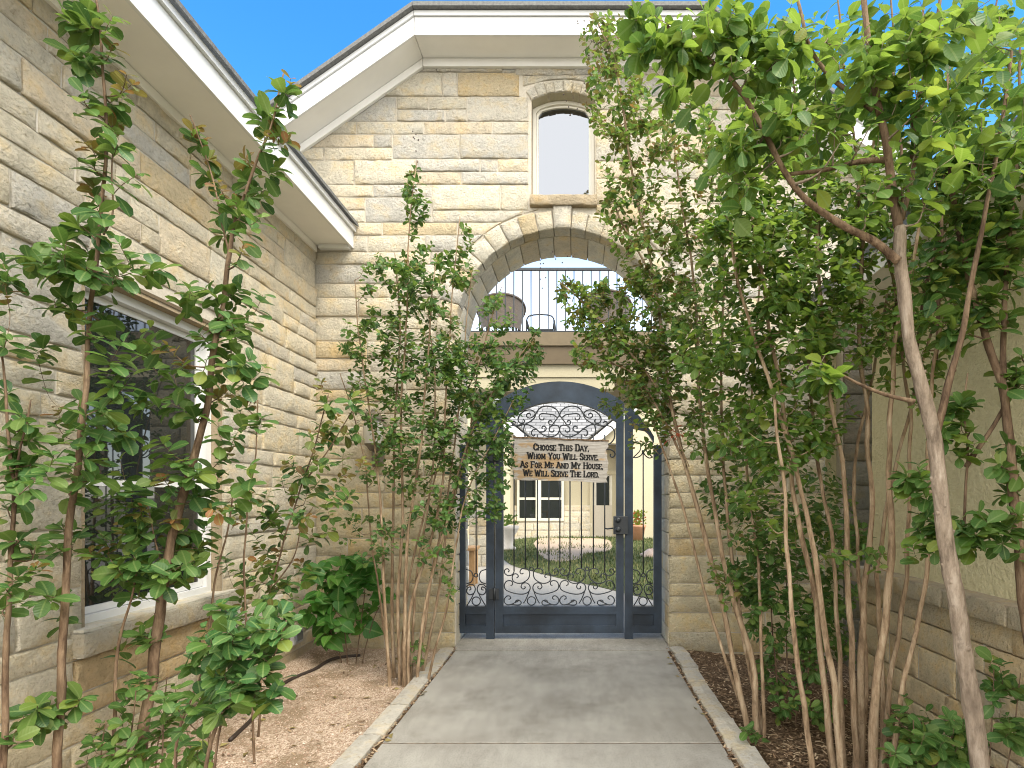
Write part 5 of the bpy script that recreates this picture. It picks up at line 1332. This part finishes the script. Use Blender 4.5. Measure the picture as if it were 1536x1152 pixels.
for P_, r0, dd in (([(1258, 1225), (1240, 1060), (1226, 930), (1206, 820), (1192, 740), (1176, 620), (1150, 480), (1130, 330), (1110, 200)], .014, 2.65), ([(1264, 1225), (1256, 1060), (1238, 960), (1224, 850), (1204, 740), (1180, 660), (1150, 560), (1110, 430), (1090, 320)], .014, 2.6), ([(1284, 1225), (1282, 1060), (1272, 900), (1270, 780), (1262, 690), (1240, 560), (1225, 400), (1230, 260)], .015, 2.75),
               ([(1302, 1225), (1312, 1050), (1326, 930), (1336, 820), (1332, 700), (1338, 560), (1360, 430), (1390, 300)], .019, 2.6), ([(1218, 1225), (1212, 1100), (1196, 980), (1184, 880), (1178, 780), (1172, 700), (1160, 600)], .013, 2.5), ([(1336, 1225), (1346, 1080), (1366, 980), (1386, 880), (1398, 780), (1392, 680), (1402, 540), (1430, 420)], .011, 2.55),
               ([(1294, 1225), (1292, 1040), (1296, 900), (1306, 780), (1300, 640), (1290, 500), (1296, 350), (1310, 200)], .016, 2.8), ([(1316, 1225), (1330, 1060), (1350, 930), (1362, 800), (1366, 660), (1352, 520), (1330, 380)], .012, 2.85), ([(1270, 1225), (1262, 1040), (1254, 880), (1240, 760), (1220, 640), (1210, 480), (1190, 340)], .011, 2.9), ([(1328, 1225), (1322, 1000), (1318, 840), (1344, 700), (1372, 580), (1400, 480)], .012, 2.9), ([(1276, 1225), (1300, 1040), (1288, 860), (1282, 700), (1310, 560), (1330, 440)], .010, 3.0)):
    I_.cane(P_, r0*1.3, .0065, dd, wob=.014)
for P_, dd in (([(1338, 560), (1350, 400), (1352, 250), (1340, 100), (1336, -20)], 2.75), ([(1402, 540), (1410, 400), (1418, 250), (1424, 100), (1440, -20)], 2.6), ([(1290, 500), (1292, 350), (1280, 200), (1262, 60), (1255, -20)], 2.85), ([(1232, 480), (1226, 330), (1200, 180), (1180, 60)], 2.8), ([(1366, 560), (1400, 380), (1450, 230), (1480, 80), (1500, -20)], 2.8)):
    I_.cane(P_, .010, .004, dd, name='branch', wob=.014)
I_.grow(I_.field([(1120, 420, 70, 100, 2.8, .3, 64), (1180, 520, 80, 80, 2.8, .3, 64), (1100, 560, 60, 60, 2.8, .2, 36), (1220, 400, 80, 110, 2.85, .3, 80), (1150, 300, 80, 80, 2.9, .3, 56), (1250, 290, 80, 90, 2.9, .3, 64), (1180, 660, 60, 50, 2.7, .2, 34), (1310, 400, 60, 110, 2.9, .3, 60), (1360, 540, 60, 80, 2.8, .25, 28), (1120, 650, 60, 40, 2.75, .2, 24), (1230, 620, 50, 50, 2.8, .2, 20), (1390, 320, 60, 80, 2.9, .3, 40), (1120, 740, 36, 26, 2.7, .15, 8), (1180, 790, 34, 22, 2.7, .15, 7), (1290, 830, 40, 20, 2.6, .15, 5), (1240, 200, 80, 60, 3.0, .3, 40), (1150, 200, 60, 60, 3.0, .3, 34), (1110, 330, 60, 90, 2.7, .2, 40), (1200, 470, 60, 70, 2.6, .2, 30), (1280, 480, 50, 60, 2.7, .2, 26), (1180, 360, 60, 60, 2.5, .15, 26), (1060, 520, 50, 50, 2.8, .2, 24), (1250, 110, 80, 90, 3.0, .3, 44), (1380, 150, 80, 100, 3.0, .3, 58), (1480, 160, 56, 100, 2.8, .25, 40), (1330, 270, 90, 60, 2.9, .3, 44), (1450, 290, 70, 60, 2.8, .25, 40), (1100, 190, 60, 70, 3.1, .3, 30), (1180, 120, 60, 60, 3.1, .3, 26), (1420, 430, 60, 60, 2.7, .2, 26), (1510, 60, 40, 60, 2.7, .2, 20), (1510, 250, 40, 50, 2.5, .1, 16)], 1.4), (6, 10), reach=.15); I_.finish()
# under-shrub behind the stems
dU = 3.4
U_ = Plant('low_shrub', 'dark low shrub growing behind the bare stems beside the right gate pier', 'shrub', tuple(Vector((at(1180, 1040, dU).x, dU, -.1))), 'bark_brown', .056, ('leaf_dark', 'leaf_mid'), (2, 1), seed=111)
for x0, x1, y1 in ((1170, 1150, 820), (1180, 1180, 850), (1195, 1220, 870), (1205, 1230, 960)): U_.cane([(x0, 1075), ((x0+x1)/2, 960), (x1, y1)], .008, .003, dU)
U_.grow(U_.field([(1160, 860, 66, 50, dU, .2, 50), (1190, 930, 70, 50, dU, .2, 50), (1120, 870, 40, 30, dU, .15, 18), (1240, 960, 50, 50, dU, .2, 30), (1185, 1000, 50, 36, dU, .2, 22), (1250, 880, 40, 40, dU+.2, .2, 22), (1210, 800, 50, 30, dU+.2, .2, 22), (1150, 780, 60, 50, dU, .25, 34), (1235, 745, 50, 50, dU+.2, .2, 26), (1080, 745, 36, 40, dU+.3, .2, 14), (1280, 790, 30, 44, dU-.2, .2, 14), (1210, 1055, 60, 26, dU-.2, .15, 16), (1120, 690, 50, 40, dU+.2, .2, 22)], 1.2), (6, 9), reach=.09); U_.finish()
dM = 2.35
W_ = Plant('low_shrub', 'scattered dark leafy shoots along the foot of the low stone base', 'shrub', tuple(Vector((at(1400, 1170, dM).x, dM, -.14))), 'bark_brown', .06, ('leaf_dark', 'leaf_mid'), (3, 1), seed=112)
for x0, x1, y1 in ((1380, 1370, 1080), (1420, 1430, 1090), (1480, 1490, 1000), (1490, 1530, 1010), (1330, 1340, 1100)): W_.cane([(x0, 1260), ((x0+x1)/2, 1160), (x1, y1)], .005, .002, dM)
W_.grow(W_.field([(1420, 1100, 50, 24, dM, .12, 14), (1360, 1080, 30, 40, dM+.2, .12, 10), (1500, 1020, 26, 36, dM, .1, 9), (1440, 1130, 50, 20, dM, .12, 12), (1360, 1140, 40, 14, dM, .12, 9), (1120, 1105, 14, 14, 3.0, .05, 3), (1515, 1090, 20, 24, dM, .1, 5)], 1.2), (6, 9), reach=.08); W_.finish()
# J: the near tree
dJ = 1.9
J_ = Plant('crepe_myrtle', 'nearest tree with the thick grey trunk forking in front of the yellow wall', 'tree', tuple(Vector((at(1475, 1330, dJ).x, dJ, -.12))), 'bark_grey', .064, ('leaf_bright', 'leaf_mid', 'leaf_dark'), (5, 3, 1), seed=113, stem='trunk', tilt=.5, face=.15, droop=.35, young=None)
J_.cane([(1492, 1400), (1470, 1150), (1448, 1000), (1428, 860), (1412, 760), (1402, 660), (1384, 590), (1364, 510), (1354, 420), (1350, 340)], .0315, .0185, dJ, 14, knots=18, wob=.006, per=10)
J_.cane([(1350, 340), (1340, 280), (1325, 200), (1312, 120), (1298, 20), (1290, -80)], .0165, .008, dJ, 10, 'branch', knots=5)
J_.cane([(1404, 650), (1420, 590), (1438, 520), (1456, 430), (1474, 340), (1500, 200), (1520, 60)], .0145, .005, dJ+.08, 9, 'branch', knots=4)
J_.cane([(1348, 392), (1310, 362), (1262, 338), (1212, 302), (1180, 262), (1150, 210), (1118, 150), (1088, 110), (1040, 70), (1000, 40)], .0145, .005, dJ-.02, 9, 'branch', knots=3)
J_.cane([(1336, 240), (1290, 243), (1240, 255), (1182, 262)], .011, .006, dJ+.03, 8, 'branch')
J_.cane([(1310, 165), (1275, 140), (1240, 110), (1210, 60), (1190, -20)], .010, .005, dJ, 8, 'branch')
J_.cane([(1372, 602), (1330, 592), (1290, 575), (1262, 560)], .008, .004, dJ-.05, 7, 'branch')
J_.cane([(1366, 240), (1376, 160), (1400, 60), (1415, -30)], .011, .005, dJ+.1, 8, 'branch')
J_.cane([(1352, 330), (1372, 240), (1368, 120), (1390, -10)], .010, .004, dJ+.1, 8, 'branch')
J_.grow(J_.field([(985, 60, 48, 50, dJ, .1, 15), (1020, 120, 45, 40, dJ, .1, 13), (1060, 60, 55, 45, dJ, .12, 14), (1120, 90, 60, 50, dJ, .12, 14), (1110, 30, 60, 30, dJ, .12, 12), (1180, 130, 60, 60, dJ, .15, 13), (1150, 200, 60, 46, dJ, .12, 13), (1230, 200, 60, 50, dJ, .15, 12), (1190, 40, 60, 40, dJ, .15, 10), (1270, 60, 60, 60, dJ, .15, 10), (1340, 60, 60, 60, dJ, .15, 14), (1400, 110, 60, 60, dJ, .15, 14), (1460, 60, 60, 60, dJ, .15, 11), (1420, 210, 60, 50, dJ, .15, 13), (1330, 150, 50, 50, dJ, .15, 9), (1500, 160, 50, 60, dJ, .15, 8), (1090, 260, 50, 40, dJ, .1, 8), (1390, 20, 120, 20, dJ, .15, 9), (1300, 290, 40, 30, dJ, .1, 4), (1230, 552, 30, 22, dJ-.05, .05, 5), (1520, 240, 30, 40, 1.7, .08, 4), (1390, 290, 40, 30, dJ, .1, 5), (1470, 2, 40, 16, 1.25, .05, 3), (1530, 10, 30, 20, 1.3, .05, 2)], 1.25), (5, 8), reach=.17, twr=.003); J_.finish()
# K: second tree at the right edge
dK = 2.2
K_ = Plant('crepe_myrtle', 'second tree with a forked brown trunk against the yellow wall near the right edge', 'tree', tuple(Vector((at(1560, 1290, dK).x, dK, -.14))), 'bark_brown', .066, ('leaf_mid', 'leaf_dark', 'leaf_bright'), (3, 3, 1), seed=114, stem='trunk')
K_.cane([(1580, 1290), (1556, 1060), (1536, 900), (1522, 760), (1514, 660), (1504, 580), (1484, 520), (1462, 450), (1444, 380), (1432, 300), (1420, 200)], .026, .008, dK, 9, knots=8)
K_.cane([(1504, 570), (1506, 480), (1510, 400), (1520, 300), (1530, 180), (1528, 60)], .012, .004, dK, 8, 'branch')
K_.cane([(1450, 700), (1490, 640), (1536, 560), (1580, 500)], .010, .006, dK+.03, 7, 'branch')
K_.cane([(1446, 800), (1450, 700), (1446, 620), (1452, 560)], .006, .003, dK+.03, 7, 'branch')
K_.grow(K_.field([(1480, 340, 56, 70, dK, .03, 26), (1500, 440, 40, 50, dK, .03, 13), (1430, 390, 44, 60, dK+.02, .03, 16), (1515, 560, 24, 40, dK, .03, 6), (1440, 640, 34, 40, dK, .03, 10), (1490, 800, 50, 40, dK-.1, .05, 13), (1400, 800, 50, 36, dK-.1, .06, 13), (1515, 700, 26, 40, dK, .03, 6), (1490, 240, 50, 60, dK, .1, 18), (1420, 250, 50, 60, dK, .1, 16), (1380, 440, 30, 40, dK, .1, 8), (1380, 720, 30, 26, dK-.1, .05, 6), (1430, 480, 30, 40, dK, .03, 8)], 1.3), (6, 9), reach=.09); K_.finish()
print('leaves', NLEAF[0], 'objects', len(bpy.data.objects))
